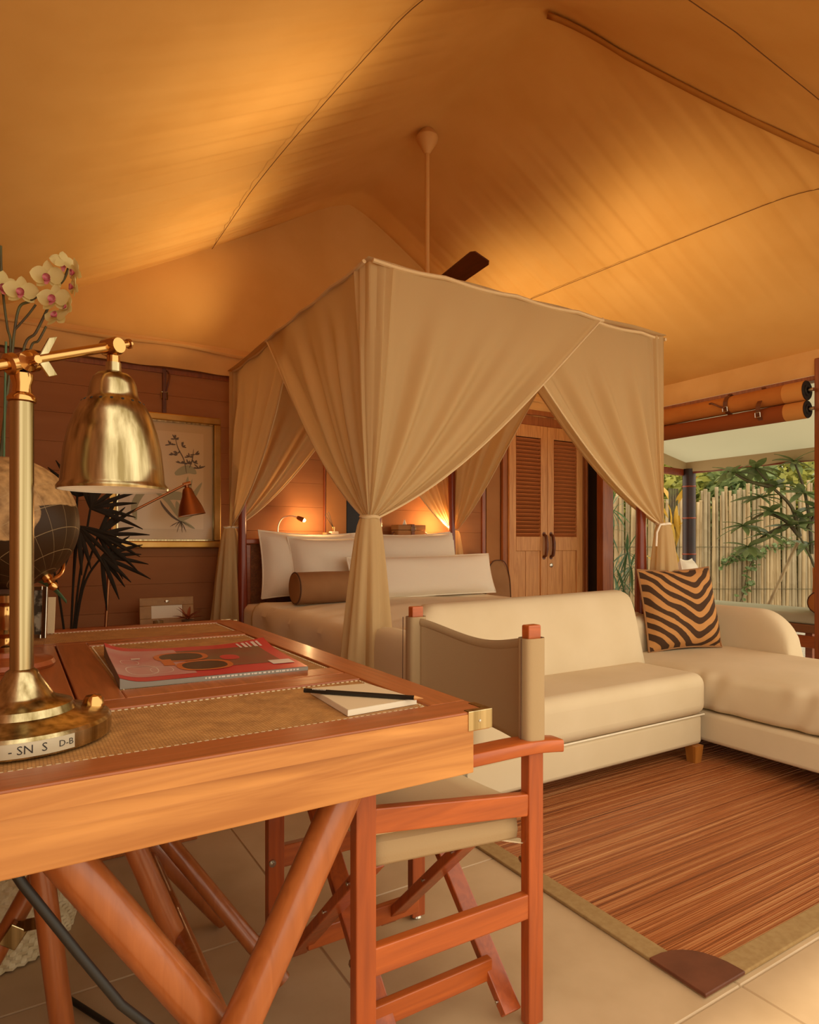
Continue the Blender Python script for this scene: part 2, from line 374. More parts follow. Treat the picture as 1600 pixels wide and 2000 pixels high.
# ------------------------------------------------------------------ added uplights hidden on the bed canopy to brighten the ceiling
def added_uplight(loc, aim, label, e):
    t = thing('added_uplight', loc, label, 'lamp', 'added uplights hidden on the bed canopy')
    d = (Vector(aim)-Vector(loc)).normalized(); R = d.to_track_quat('Z', 'Y').to_matrix().to_4x4()
    MM = Matrix.Translation(loc) @ R
    obj('shade', MB().lathe([(.015,-.05),(.03,-.045),(.034,.01),(.032,.01),(.028,-.035),(.0,-.035)], 20, MM), M['brassp'], t)
    obj('bracket', MB().tube([MM @ Vector((0,0,-.09)), (loc[0], loc[1], loc[2]-.075)], .008, 8), M['brassp'], t)
    l = light('added_uplight_glow', 'SPOT', MM @ Vector((0,0,.02)), e, WARM, aim=aim, spot_size=math.radians(124), spot_blend=1.0, shadow_soft_size=.05)
for X_, A_, Y_, E_, lab in ((1.60, .75, 4.32, 36, 'added hidden brass lamp on the canopy rail, left side near the head'), (1.60, .75, 2.95, 30, 'added hidden brass lamp on the canopy rail, left side near the foot'),
                            (3.00, 4.1, 4.20, 42, 'added hidden brass lamp on the canopy rail, right side near the head'), (3.00, 4.1, 2.95, 30, 'added hidden brass lamp on the canopy rail, right side near the foot')):
    added_uplight((X_, Y_, 2.345), (A_, Y_-.1, 3.05), lab, E_)

# ------------------------------------------------------------------ wardrobe with louvred doors
wd = thing('wardrobe', (4.53, YB, 0), 'tall teak wardrobe with two louvred doors behind the bed', 'wardrobe')
WY = YB-.05
obj('frame', MB().box(3.975, 4.03, WY, YB, 0, 2.31).box(5.02, 5.09, WY, YB, 0, 2.31).box(4.03, 5.02, WY, YB, 2.215, 2.31), M['teakdark'], wd, smooth=False, bevel=.005)
obj('back_board', MB().box(4.0, 5.06, YB-.012, YB, 0, 2.3), M['teakdark'], wd, smooth=False)
obj('cornice', MB().box(3.96, 5.09, WY-.03, YB, 2.31, 2.36), M['teakdark'], wd, smooth=False, bevel=.006)
for side, (x0, x1) in enumerate(((4.035, 4.523), (4.527, 5.015))):
    d = obj('door', MB().box(x0, x0+.085, WY-.02, WY+.02, .05, 2.21).box(x1-.085, x1, WY-.02, WY+.02, .05, 2.21)
            .box(x0+.085, x1-.085, WY-.02, WY+.02, 2.09, 2.21).box(x0+.085, x1-.085, WY-.02, WY+.02, .98, 1.12).box(x0+.085, x1-.085, WY-.02, WY+.02, .05, .16),
            M['teakz'], wd, smooth=False, bevel=.004)
    for p0, p1 in ((x0+.085, (x0+x1)/2-.03), ((x0+x1)/2-.029, x1-.085)):
        obj('panel', MB().box(p0, p1-.002, WY-.008, WY+.008, .16, .98), M['teakz'], d, smooth=False, bevel=.003)
    s0 = None
    for k in range(25):
        z = 1.135+k*.0385
        if s0 is None:
            s0 = obj('slat', MB().bar((x0+.085, 0, 0), (x1-.085, 0, 0), .052, .008).xf(Matrix.Rotation(math.radians(-38), 4, 'X')).xf(Matrix.Translation((0, WY, z))), M['slat'], d, smooth=False)
        else: clone(s0, d, s0.location + Vector((0, 0, k*.0385)))
    hx = x1-.045 if side == 0 else x0+.045
    obj('handle', MB().tube([(hx, WY-.022, 1.14), (hx, WY-.05, 1.125), (hx, WY-.062, 1.06), (hx, WY-.062, 1.0), (hx, WY-.05, .935), (hx, WY-.022, .92)], [.014,.016,.018,.018,.016,.014], 10)
        .lathe([(0,-.006),(.022,-.006),(.022,.0),(0,.0)], 12, Matrix.Translation((hx, WY-.022, 1.145)) @ Matrix.Rotation(PI/2, 4, 'X'))
        .lathe([(0,-.006),(.022,-.006),(.022,.0),(0,.0)], 12, Matrix.Translation((hx, WY-.022, .915)) @ Matrix.Rotation(PI/2, 4, 'X')), M['leather'], d, label='dark leather handle')
    if side == 1:
        obj('lock', MB().lathe([(0,.012),(.012,.012),(.021,.008),(.024,0),(0,0)], 16, Matrix.Translation((hx, WY-.02, .835)) @ Matrix.Rotation(PI/2, 4, 'X')), M['steel'], d)

# ------------------------------------------------------------------ four-poster bed
BX0, BX1, BY0, BY1, CZ, TZ = 1.317, 3.28, 2.49, 4.63, 2.28, 1.17
bed = thing('four_poster_bed', ((BX0+BX1)/2, (BY0+BY1)/2, 0), 'dark wooden four-poster bed with rattan headboard', 'bed')
post_prof = [(0,0),(.045,0),(.045,.35),(.038,.5),(.034,.9),(.028,1.2),(.032,1.6),(.028,2.26),(0,2.26)]
for cx, cy in ((BX0+.08, BY0+.095), (BX1-.08, BY0+.095), (BX0+.07, BY1-.07), (BX1-.07, BY1-.07)):
    obj('post', MB().lathe(post_prof, 14, c=(cx, cy, 0)), M['bedwood'], bed)
for a, b in (((BX0+.08, BY0+.095), (BX1-.08, BY0+.095)), ((BX0+.08, BY1-.07), (BX1-.08, BY1-.07)), ((BX0+.08, BY0+.095), (BX0+.08, BY1-.07)), ((BX1-.08, BY0+.095), (BX1-.08, BY1-.07))):
    obj('canopy_rail', MB().bar((*a, 2.255), (*b, 2.255), .035, .035), M['bedwood'], bed, smooth=False, bevel=.004)
    obj('side_rail', MB().bar((*a, .30), (*b, .30), .04, .2), M['bedwood'], bed, smooth=False, bevel=.004)
hbd = obj('headboard', MB().box(BX0+.10, BX1-.10, 4.62, 4.82, 1.05, 1.09).box(BX0+.10, BX1-.10, 4.66, 4.70, .3, .36).box(BX0+.10, BX0+.16, 4.64, 4.82, 0, 1.05).box(BX1-.16, BX1-.10, 4.64, 4.82, 0, 1.05), M['headwood'], bed, smooth=False, bevel=.008)
obj('rattan_panel', MB().box(BX0+.15, BX1-.15, 4.655, 4.675, .3, 1.05), M['rattanhead'], hbd, smooth=False)

def soft_box(x0, x1, y0, y1, z0, z1, n=18, e=.18, fn=None):
    """rounded box with softly swollen top, one surface"""
    mb = MB(); cx, cy, cz = (x0+x1)/2, (y0+y1)/2, (z0+z1)/2
    def f(u, v):
        th = 2*PI*u; ph = PI*(v-.5)
        sg = lambda w, p: math.copysign(abs(w)**p, w)
        x = cx+(x1-x0)/2*sg(math.cos(ph), e)*sg(math.cos(th), e); y = cy+(y1-y0)/2*sg(math.cos(ph), e)*sg(math.sin(th), e); z = cz+(z1-z0)/2*sg(math.sin(ph), e)
        p = Vector((x, y, z))
        if fn: p = fn(p)
        return tuple(p)
    return mb.grid(f, n*4, n*2, cu=True)
def rbox(name, dims, m, parent, bevel, seg=5, **k):
    o = obj(name, MB().box(*dims), m, parent, smooth=True, bevel=bevel, seg=seg, **k)
    return o
mt = obj('mattress', MB().box(BX0+.07, BX1-.07, BY0+.09, 4.62, .36, .62), M['linen'], base=((BX0+BX1)/2, 3.55, .36), bevel=.05, seg=4, label='thick mattress of the four-poster bed under the cover', cat='mattress')
# duvet with hanging sides
def duvet(u, v):
    hw = (BX1-BX0)/2-.03; cx = (BX0+BX1)/2
    s = (u-.5)*2; y = lerp(BY0+.035, 4.2, v)
    drop = .36; L = hw+drop; d = abs(s)*L; r = .07
    if d < hw-r: x, z = d, .645
    elif d < hw-r+r*PI/2:
        a = (d-(hw-r))/r; x, z = hw-r+r*math.sin(a), .645-r+r*math.cos(a)
    else: x, z = hw+.01*math.sin(y*14+s), .645-r-(d-(hw-r+r*PI/2))
    z += .012*noise1(y*3+x*2)*(1 if d < hw-r else 0) + .01*math.exp(-((v-1)/.06)**2)
    if d > hw: x += .014*math.sin(y*9+1.5*math.sin(y*4))*min(1, (d-hw)/.2)
    yy = y
    e = (v)/.04
    if e < 1: z -= .05*(1-e)**2
    return (cx+math.copysign(x, s), yy, z)
dv = MB().grid(duvet, 70, 60)
dv.grid(lambda u, v: (lerp(BX0+.05, BX1-.05, u), BY0+.03-.004*math.sin(u*40), lerp(.60, .28, v)), 40, 4)
obj('duvet', dv, M['duvet'], base=((BX0+BX1)/2, 3.4, .6), solid=.012, label='smooth cream bed cover hanging over the mattress sides', cat='bed cover')

def pillow(w, h, t, nu=22, nv=16, pinch=.10, seed=0):
    mb = MB()
    for s in (1, -1):
        def f(u, v):
            a, b = (u-.5)*2, (v-.5)*2
            x = w/2*a*(1-pinch*.5*(1-b*b)*abs(a)); y = h/2*b*(1-pinch*(1-a*a)*abs(b))
            th = t/2*(max(0, (1-a**4)*(1-b**4)))**.6
            th *= 1+.10*noise1(a*2.3+b*1.7, seed)
            return (x, s*-th, y+h/2)
        mb.grid(f, nu, nv, flip=(s < 0))
    bm_v = mb
    # piped edge
    pts = []
    for k in range(64):
        q = k/64*4; i = int(q); fr = (q-i)*2-1
        a, b = ((fr, -1), (1, fr), (-fr, 1), (-1, -fr))[i]
        pts.append((w/2*a*(1-pinch*.5*(1-b*b)*abs(a)), 0, h/2*b*(1-pinch*(1-a*a)*abs(b))+h/2))
    mb2 = MB().tube(pts+pts[:1], .006, 6, cap=False)
    return mb, mb2
def put_pillow(name, w, h, t, loc, rz, lean, roll, m, label, cat='pillow', group=None, seed=0, pm=None, pinch=.1):
    a, b = pillow(w, h, t, seed=seed, pinch=pinch)
    T = thing(name, loc, label, cat, group)
    R = Matrix.Translation(loc) @ Matrix.Rotation(rz, 4, 'Z') @ Matrix.Rotation(-lean, 4, 'X') @ Matrix.Rotation(roll, 4, 'Y')
    obj('cover', a.xf(R), m, T); obj('piping', b.xf(R), pm or m, T)
    return T
MZ = .655
put_pillow('pillow', .80, .50, .20, (1.90, 4.47, MZ), 0, .22, 0.02, M['linen'], 'white pillow leaning on headboard, leftmost on the bed', seed=1, group='white bed pillows')
put_pillow('pillow', .70, .47, .20, (2.05, 4.36, MZ), .0, .26, -.02, M['linen'], 'white pillow behind the tan bolster, second from left', seed=2, group='white bed pillows')
put_pillow('pillow', .86, .50, .20, (2.80, 4.44, MZ), 0, .22, -.03, M['linen'], 'white pillow under the lit reading lamp on the right', seed=3, group='white bed pillows')
put_pillow('pillow', 1.26, .32, .17, (2.67, 4.10, MZ), -.04, .30, -.015, M['linen'], 'long white lumbar pillow in front of the other pillows', seed=4, group='white bed pillows', pinch=.05)
def bolster(name, c, r, L, axis, m, label, parent_cat='bolster', group=None):
    T = thing(name, (c[0], c[1], c[2]-r), label, parent_cat, group)
    q = Vector(axis).to_track_quat('Z', 'Y').to_matrix().to_4x4()
    MM = Matrix.Translation(c) @ q
    pr = [(0,-L/2-.012),(r*.6,-L/2-.010),(r*.92,-L/2-.003),(r,-L/2+.012),(r*1.02,0),(r,L/2-.012),(r*.92,L/2+.003),(r*.6,L/2+.010),(0,L/2+.012)]
    obj('cover', MB().lathe(pr, 28, MM), m, T)
    for s in (-1, 1):
        obj('piping', MB().tube([MM @ Vector((r*.985*math.cos(k/28*2*PI), r*.985*math.sin(k/28*2*PI), s*(L/2-.004))) for k in range(29)], .005, 6, cap=False), M['piping'], T)
    return T
bolster('bolster', (1.78, 4.02, MZ+.105), .105, .42, (1, .0, 0), M['boltan'], 'tan round bolster lying in front of the left pillows')
bch = thing('bedside_chair', (3.55, 4.33, 0), 'tan chair with rounded back between bed and wardrobe', 'chair')
def bcb(u, v):
    a = 2*PI*v; sg = lambda w, p: math.copysign(abs(w)**p, w); e = 1-(abs(u-.5)*2)**3.2
    zt = .55+.36*max(0, e)**.5
    return (lerp(3.41, 3.69, u), 4.38+.03*sg(math.cos(a), .6), (zt+.45)/2+(zt-.45)/2*sg(math.sin(a), .5))
obj('backrest', MB().grid(bcb, 24, 20), M['boltan'], bch)
obj('piping', MB().tube([(lerp(3.41,3.69,u), 4.35, .55+.36*max(0, 1-(abs(u-.5)*2)**3.2)**.5) for u in [k/30 for k in range(31)]], .005, 6), M['piping'], bch)
obj('seat', MB().box(3.40, 3.70, 4.03, 4.36, .40, .47), M['boltan'], bch, bevel=.02, seg=3)
for x in (3.43, 3.67):
    for y in (4.06, 4.34): obj('leg', MB().box(x-.018, x+.018, y-.018, y+.018, 0, .42), M['bedwood'], bch, smooth=False)

# ------------------------------------------------------------------ canopy curtains and top
def curtain(cx, cy, dirs, label, seed):
    T = thing('canopy_curtain', (cx, cy, 0), label, 'curtain', 'tied back bed canopy curtains')
    tie = Vector((cx, cy, TZ))
    for k, (dx, dy, L, off, ns) in enumerate(dirs):
        nx, ny = -dy*ns, dx*ns
        def f(u, v, dx=dx, dy=dy, L=L, off=off, nx=nx, ny=ny, k=k):
            h = .93*v+.07*v**6
            s = L*u*(1-h)+.045*u*h-.004
            z = lerp(CZ, TZ, v) - .07*u*(4*v*(1-v))*(.4+.6*v)
            amp = (.004+.020*math.sin(PI*v)**1.0)*(1-.3*u)
            fold = amp*(math.sin(u*26+seed+k)+.5*math.sin(u*47+seed*2))*min(1, v*3)
            top = .006*math.sin(u*19+seed)*(1-v)
            n = (off*(1-v**3)+fold+top - .015*math.sin(PI*v)*u)*min(1, u*14)
            if u < .10: n += .007*math.sin(u*190)*math.sin(PI*u/.10)
            if u > .97: n += .004
            return (cx+dx*s+nx*n, cy+dy*s+ny*n, z)
        obj('panel', MB().grid(f, 110, 40), M['net'], T)
        obj('hem', MB().tube([f(1, j/40) for j in range(41)], .005, 6), M['hem'], T)
        # rolled top edge with little sags
        obj('top_hem', MB().tube([(cx+dx*L*i/30+nx*(off+.004), cy+dy*L*i/30+ny*(off+.004), CZ-.012*abs(math.sin(i*.35+seed))) for i in range(31)], .010, 6), M['hem'], T)
    def sk(u, v):
        a = 2*PI*u; r0 = .038; r1 = .132
        e = v**.6
        r = lerp(r0, r1, e)*(1+.22*e*math.sin(a*7+seed+v*1.5)+.12*e*math.sin(a*13+seed*2))
        bx = -.02*v*(1 if cx < 2 else -1)
        return (cx+bx+r*math.cos(a)*1.05, cy+r*math.sin(a)*.9, lerp(TZ+.01, .03, v))
    obj('skirt', MB().grid(sk, 90, 24, cu=True), M['net'], T)
    tl = MB().tube([(cx+.040*math.cos(a), cy+.040*math.sin(a), TZ+.003*math.sin(a*3)) for a in [k/20*2*PI for k in range(21)]], .007, 6, cap=False)
    ix = .06 if cx < 2 else -.06
    if (cx < 2) != (cy < 3): tl.tube([(cx+ix*.5, cy-.03, TZ), (cx+ix*1.2, cy-.035, TZ-.005), (cx+ix*1.6, cy-.03, TZ-.05), (cx+ix*1.7, cy-.03, TZ-.13)], .006, 6)
    obj('tie', tl, M['tie'] if (cx < 2) != (cy < 3) else M['hem'], T)
    return T
curtain(BX0, BY0, [(1, 0, 1.42, .026, -1), (0, 1, 1.28, .022, 1)], 'cream canopy curtain tied at the near left bed post', .3)
curtain(BX1, BY0, [(-1, 0, 1.33, -.022, 1), (0, 1, 1.2, .020, -1)], 'cream canopy curtain tied at the bed post behind the zebra cushion', 1.7)
curtain(BX0, BY1, [(1, 0, 1.05, .008, 1), (0, -1, 1.25, -.020, -1)], 'cream canopy curtain tied at the head post near the botanical picture', 2.9)
curtain(BX1, BY1, [(-1, 0, 1.0, .008, -1), (0, -1, 1.2, -.020, 1)], 'cream canopy curtain tied at the head post near the wardrobe', 4.4)
def ctop(u, v):
    x, y = lerp(BX0-.012, BX1+.012, u), lerp(BY0-.012, BY1+.012, v)
    return (x, y, CZ+.012-.05*(math.sin(PI*u)*math.sin(PI*v))**.7+.004*math.sin(x*11+y*5))
tp = MB().grid(ctop, 40, 40)
obj('canopy_cloth', tp, M['net'], bed, solid=.003)

# ------------------------------------------------------------------ sofa and chaise
SR = 0.0
sf = thing('sofa', (2.06, 2.17, 0), 'cream upholstered sofa with rounded back at foot of bed', 'sofa')
def bump_top(p, y0, y1):
    return p
rbox('base', (1.29, 2.835, 1.93, 2.43, .09, .235), M['sofa'], sf, .02, 3)
obj('seat', MB().box(1.43, 2.84, 1.90, 2.40, .235, .435), M['sofa'], sf, bevel=.055, seg=6)
obj('seat_seam', MB().tube([(1.30, 1.924, .235), (2.838, 1.924, .235), (2.838, 2.40, .235)], .004, 6), M['duvet'], sf)
# rounded back rising from the left
def back(u, v):
    # u along x, v round the section
    x = lerp(1.42, 2.86, u)
    e = min(1, min((x-1.42)/.16, (2.86-x)/.05)); e = max(e, 0); top = .43+.375*math.sqrt(max(0, 1-(1-e)**2))
    top -= .02*(1-u)
    a = 2*PI*v; yc, hy = 2.355, .085
    sg = lambda w, p: math.copysign(abs(w)**p, w)
    y = yc+hy*sg(math.cos(a), .55)-(.0); z = (top+.12)/2+(top-.12)/2*sg(math.sin(a), .45)
    y += .07*max(0, (z-.43))/.4
    return (x, y, z)
bk = MB().grid(lambda u, v: back(u, v), 40, 32); 
bk.capring(list(range(32))); bk.capring([40*33+j for j in range(32)])
obj('backrest', bk, M['sofa'], sf)
def arm(u, v):
    y = lerp(1.93, 2.44, u); a = 2*PI*v
    sg = lambda w, p: math.copysign(abs(w)**p, w)
    e = min(1, (y-1.93)/.10); top = .52+.18*math.sqrt(max(0, 1-(1-e)**2))
    return (1.355+.075*sg(math.cos(a), .5), y, (top+.09)/2+(top-.09)/2*sg(math.sin(a), .4))
am = MB().grid(arm, 24, 28); am.capring(list(range(28))); am.capring([24*29+j for j in range(28)])
obj('arm', am, M['sofa'], sf)
M['sofaleg'] = wood('sofa_leg_wood', '#b8742e', '#9c5d22', 'z')
for x, y in ((1.36, 1.97), (2.79, 1.945), (1.36, 2.38), (2.79, 2.38)):
    obj('leg', MB().add([(x-.03,y-.03,.09),(x+.03,y-.03,.09),(x+.03,y+.03,.09),(x-.03,y+.03,.09),(x-.022,y-.022,0),(x+.022,y-.022,0),(x+.022,y+.022,0),(x-.022,y+.022,0)],
        [(0,1,2,3),(4,7,6,5),(0,4,5,1),(1,5,6,2),(2,6,7,3),(3,7,4,0)]), M['sofaleg'], sf, smooth=False)
ch = thing('chaise', (3.28, 1.72, 0), 'cream chaise section with a rounded arm holding the zebra cushion', 'sofa')
rbox('base', (2.87, 3.74, 1.02, 2.44, .09, .235), M['sofa'], ch, .02, 3)
def wav(u, v): pass
def chs(u, v):
    a = 2*PI*v; y = lerp(.99, 2.44, u)
    sg = lambda w, p: math.copysign(abs(w)**p, w)
    cs, sn = sg(math.cos(a), .28), sg(math.sin(a), .32)
    e = min(1, (y-.99)/.06, (2.46-y)/.04); e = math.sqrt(max(0, 1-(1-max(e, 0))**2))
    x = 3.305+.435*cs*(.93+.07*e); z = .335+.105*sn*(.75+.25*e)
    side = max(0, -cs-.9)*10
    if cs < -.9 and abs(sn) < .97: x += .006*math.sin(y*34+2*math.sin(z*20)+math.sin(y*13)*2)
    if sn > .9: z += .012*math.cos((x-3.305)/.435*PI/2)
    return (x, y, z)
cs_ = MB().grid(chs, 90, 48); cs_.capring(list(range(48))); cs_.capring([90*49+j for j in range(48)])
obj('seat', cs_, M['sofa'], ch)
def carm(u, v):
    y = lerp(1.96, 2.60, u); a = 2*PI*v
    sg = lambda w, p: math.copysign(abs(w)**p, w)
    e = min(1, (y-1.96)/.22); top = .44+.235*math.sqrt(max(0, 1-(1-e)**2))
    return (3.735+.075*sg(math.cos(a), .5)+.05*max(0, 1-u*1.2)*0, y, (top+.09)/2+(top-.09)/2*sg(math.sin(a), .4))
ca = MB().grid(carm, 30, 28); ca.capring(list(range(28))); ca.capring([30*29+j for j in range(28)])
obj('arm', ca, M['sofa'], ch)
obj('backrest', MB().box(2.88, 3.74, 2.44, 2.60, .12, .64), M['sofa'], ch, bevel=.06, seg=5)
for x, y in ((2.93, 1.08), (3.68, 1.08), (2.93, 2.38), (3.68, 2.38)):
    obj('leg', MB().box(x-.025, x+.025, y-.025, y+.025, 0, .09), M['sofaleg'], ch, smooth=False)

# zebra cushion
def zebra():
    m = bpy.data.materials.new('zebra_print'); m.use_nodes = True; nt = m.node_tree; N = nt.nodes; L = nt.links; b = N['Principled BSDF']; b.inputs['Roughness'].default_value = .9; b.inputs['Specular IOR Level'].default_value = .15
    tc = N.new('ShaderNodeTexCoord'); sp = N.new('ShaderNodeSeparateXYZ'); L.new(tc.outputs['Object'], sp.inputs[0])
    nz = N.new('ShaderNodeTexNoise'); nz.inputs['Scale'].default_value = 5.5; nz.inputs['Detail'].default_value = 1; L.new(tc.outputs['Object'], nz.inputs['Vector'])
    def mth(op, a, b=None, c=None):
        n = N.new('ShaderNodeMath'); n.operation = op
        for i, q in enumerate((a, b, c)):
            if q is None: continue
            if isinstance(q, (int, float)): n.inputs[i].default_value = q
            else: L.new(q, n.inputs[i])
        return n.outputs[0]
    x = mth('SUBTRACT', sp.outputs[0], .055)
    ax = mth('ABSOLUTE', x); 
    sm = mth('SQRT', mth('ADD', mth('MULTIPLY', ax, ax), .0012))
    v = mth('SUBTRACT', sp.outputs[2], mth('MULTIPLY', sm, .80))
    v = mth('ADD', v, mth('MULTIPLY', mth('SUBTRACT', nz.outputs['Fac'], .5), .075))
    s = mth('SINE', mth('MULTIPLY', v, 2*PI/.070))
    s = mth('ADD', s, mth('MULTIPLY', mth('SUBTRACT', nz.outputs['Fac'], .5), 1.2))
    r = N.new('ShaderNodeValToRGB'); r.color_ramp.elements[0].position = .50; r.color_ramp.elements[1].position = .56
    r.color_ramp.elements[0].color = s2l('#4a3424'); r.color_ramp.elements[1].color = s2l('#bf8850')
    L.new(mth('ADD', mth('MULTIPLY', s, .5), .5), r.inputs[0]); L.new(r.outputs[0], b.inputs['Base Color'])
    return m
a, b = pillow(.50, .47, .16, pinch=.07, seed=6)
zc = thing('cushion', (3.27, 2.33, .45), 'square zebra striped brown cushion standing on the chaise', 'cushion')
zc.rotation_euler = (-.20, -.02, -.24)
for nm, mb_, mm in (('cover', a, zebra()), ('piping', b, M['boltan'])):
    o = obj(nm, mb_, mm); o.parent = zc

# ------------------------------------------------------------------ bamboo rug
rg = thing('rug', (2.6, 1.65, 0), 'brown bamboo slat rug with khaki border and leather corner', 'rug')
RX0, RX1, RY0, RY1 = 1.37, 3.95, .925, 2.40
bw_ = .065
for d in ((RX0, RX1, RY0, RY0+bw_), (RX0, RX1, RY1-bw_, RY1), (RX0, RX0+bw_, RY0+bw_, RY1-bw_), (RX1-bw_, RX1, RY0+bw_, RY1-bw_)):
    obj('border', MB().box(*d, .0005, .011), M['rugedge'], rg, smooth=False, bevel=.003)
def rugmat():
    m = bpy.data.materials.new('bamboo_slats'); m.use_nodes = True; nt = m.node_tree; N = nt.nodes; L = nt.links; b = N['Principled BSDF']; b.inputs['Roughness'].default_value = .34
    tc = N.new('ShaderNodeTexCoord'); mp = N.new('ShaderNodeMapping'); mp.inputs['Scale'].default_value = (.35, 55, 1); L.new(tc.outputs['Object'], mp.inputs[0])
    nz = N.new('ShaderNodeTexNoise'); nz.inputs['Scale'].default_value = 1.6; nz.inputs['Detail'].default_value = 5; nz.inputs['Roughness'].default_value = .7; L.new(mp.outputs[0], nz.inputs['Vector'])
    r = N.new('ShaderNodeValToRGB'); e = r.color_ramp.elements; e[0].position = .33; e[0].color = s2l('#703c20'); e[1].position = .82; e[1].color = s2l('#e0ae74')
    q = e.new(.5); q.color = s2l('#a86032')
    L.new(nz.outputs['Fac'], r.inputs[0]); L.new(r.outputs[0], b.inputs['Base Color'])
    return m
sl = MB(); y = RY0+bw_; 
while y < RY1-bw_-.004:
    w = random.uniform(.0055, .0085); h = random.uniform(.0065, .0090)
    sl.add([(RX0+bw_, y, .001), (RX1-bw_, y, .001), (RX1-bw_, y+.0012, h), (RX0+bw_, y+.0012, h), (RX1-bw_, y+w-.0016, h), (RX0+bw_, y+w-.0016, h), (RX1-bw_, y+w-.0004, .001), (RX0+bw_, y+w-.0004, .001)],
           [(0,1,2,3), (3,2,4,5), (5,4,6,7)])
    y += w
obj('bamboo_slats', sl, rugmat(), rg, smooth=False, kind='stuff')
def corner(cx, cy, sx, sy):
    pts = [(cx-.002*sx, cy-.002*sy), (cx+.155*sx, cy-.002*sy)] + [(cx+.155*sx*math.cos(a)**.8, cy+.155*sy*math.sin(a)**.8) for a in [k/8*PI/2 for k in range(1, 8)]] + [(cx-.002*sx, cy+.155*sy)]
    if sx*sy < 0: pts = pts[::-1]
    return MB().poly([(x, y, .004) for x, y in pts], (0, 0, .0095))
for cx, cy, sx, sy in ((RX0, RY0, 1, 1), (RX1, RY0, -1, 1), (RX0, RY1, 1, -1), (RX1, RY1, -1, -1)):
    obj('leather_corner', corner(cx, cy, sx, sy), M['ruglea'], rg, smooth=False, bevel=.002, label='dark brown leather corner patch')

# ------------------------------------------------------------------ campaign desk
DZ = .76
DX0, DX1, DY0, DY1 = -.20, .735, .925, 2.54
dk = thing('desk', ((DX0+DX1)/2, (DY0+DY1)/2, 0), 'wooden campaign desk with rattan panels and brass corners in foreground', 'desk')
T0, T1 = .724, DZ
PX0, PX1 = .10, .655     # panel limits
near = (-.14, .655, 1.0, 1.283); mag = (.185, .652, 1.43, 2.105); far = (-.14, .655, 2.20, 2.47)
# frame members of the top
for d, mm in (((DX0, DX1, DY0, near[2], T0, T1), 'desktop'), ((DX0, DX1, far[3], DY1, T0, T1), 'desktop'),
              ((near[1], DX1, near[2], far[3], T0, T1), 'desktopy'), ((DX0, near[0], near[2], far[3], T0, T1), 'desktopy'),
              ((near[0], near[1], near[3], 1.355, T0, T1), 'desktop'), ((near[0], near[1], 2.165, far[2], T0, T1), 'desktop'),
              ((near[0], .10, 1.357, 2.163, T0, T1), 'desktopy')):
    obj('top_rail', MB().box(*d), M[mm], dk, smooth=False, bevel=.003)
lid = obj('writing_lid', MB().box(.104, mag[0], 1.358, 2.162, T0, T1).box(mag[0], mag[1], 1.358, mag[2], T0, T1).box(mag[0], mag[1], mag[3], 2.162, T0, T1), M['desktopy'], dk, smooth=False, bevel=.003)
def stitches(x0, x1, y0, y1, z):
    mb = MB(); per = []
    def run(a, b):
        n = int((Vector(b)-Vector(a)).length/.011)
        for i in range(n):
            p = Vector(a).lerp(Vector(b), (i+.2)/n); q = Vector(a).lerp(Vector(b), (i+.75)/n)
            mb.bar(p, q, .0022, .0016)
    i = .008
    run((x0+i, y0+i, z), (x1-i, y0+i, z)); run((x0+i, y1-i, z), (x1-i, y1-i, z)); run((x0+i, y0+i, z), (x0+i, y1-i, z)); run((x1-i, y0+i, z), (x1-i, y1-i, z))
    return mb
for d, par in ((near, dk), (mag, lid), (far, dk)):
    p = obj('rattan_panel', MB().box(*d, T0+.005, DZ-.004), M['rattan'], par, smooth=False)
    if par is dk: obj('stitching', stitches(*d, DZ-.0032), M['stitch'], p, smooth=False, kind='stuff')
    else: obj('stitching', stitches(*d, DZ-.0032), M['stitch'], par, smooth=False, kind='stuff')
obj('front_fascia', MB().box(DX0, DX1-.002, DY0-.0015, DY0+.01, T0+.001, T1-.004), M['deskx'], dk, smooth=False)
AZ = .645
for d in ((DX0+.02, .708, DY0+.012, DY0+.035, AZ, T0), (DX0+.02, .708, DY1-.035, DY1-.012, AZ, T0), (.685, .708, DY0+.035, DY1-.035, AZ, T0), (DX0+.02, DX0+.043, DY0+.035, DY1-.035, AZ, T0)):
    obj('apron', MB().box(*d), M['deskx'], dk, smooth=False, bevel=.002)
for cx, cy, sx, sy in ((DX1, DY0, -1, 1), (DX1, DY1, -1, -1), (DX0, DY0, 1, 1), (DX0, DY1, 1, -1)):
    lp = [(cx-.0035*sx, cy-.0035*sy), (cx+.05*sx, cy-.0035*sy), (cx+.05*sx, cy+.012*sy), (cx+.012*sx, cy+.012*sy), (cx+.012*sx, cy+.05*sy), (cx-.0035*sx, cy+.05*sy)]
    if sx*sy < 0: lp = lp[::-1]
    mb = MB().poly([(x, y, T0+.002) for x, y in lp], (0, 0, T1-T0-.0005))
    bc = obj('brass_corner', mb, M['brass'], dk, smooth=False, bevel=.0015, label='brass corner bracket')
    obj('screw', MB().lathe([(0,.0015),(.0025,.001),(.003,0)], 10, Matrix.Translation((cx+.025*sx, cy-.0035*sy, (T0+T1)/2)) @ Matrix.Rotation(PI/2*sy, 4, 'X')), M['steel'], bc)
def pole(p, q, r=.031): return MB().tube([p, Vector(p).lerp(Vector(q), .03), Vector(p).lerp(Vector(q), .97), q], [r*.93, r, r, r*.93], 20)
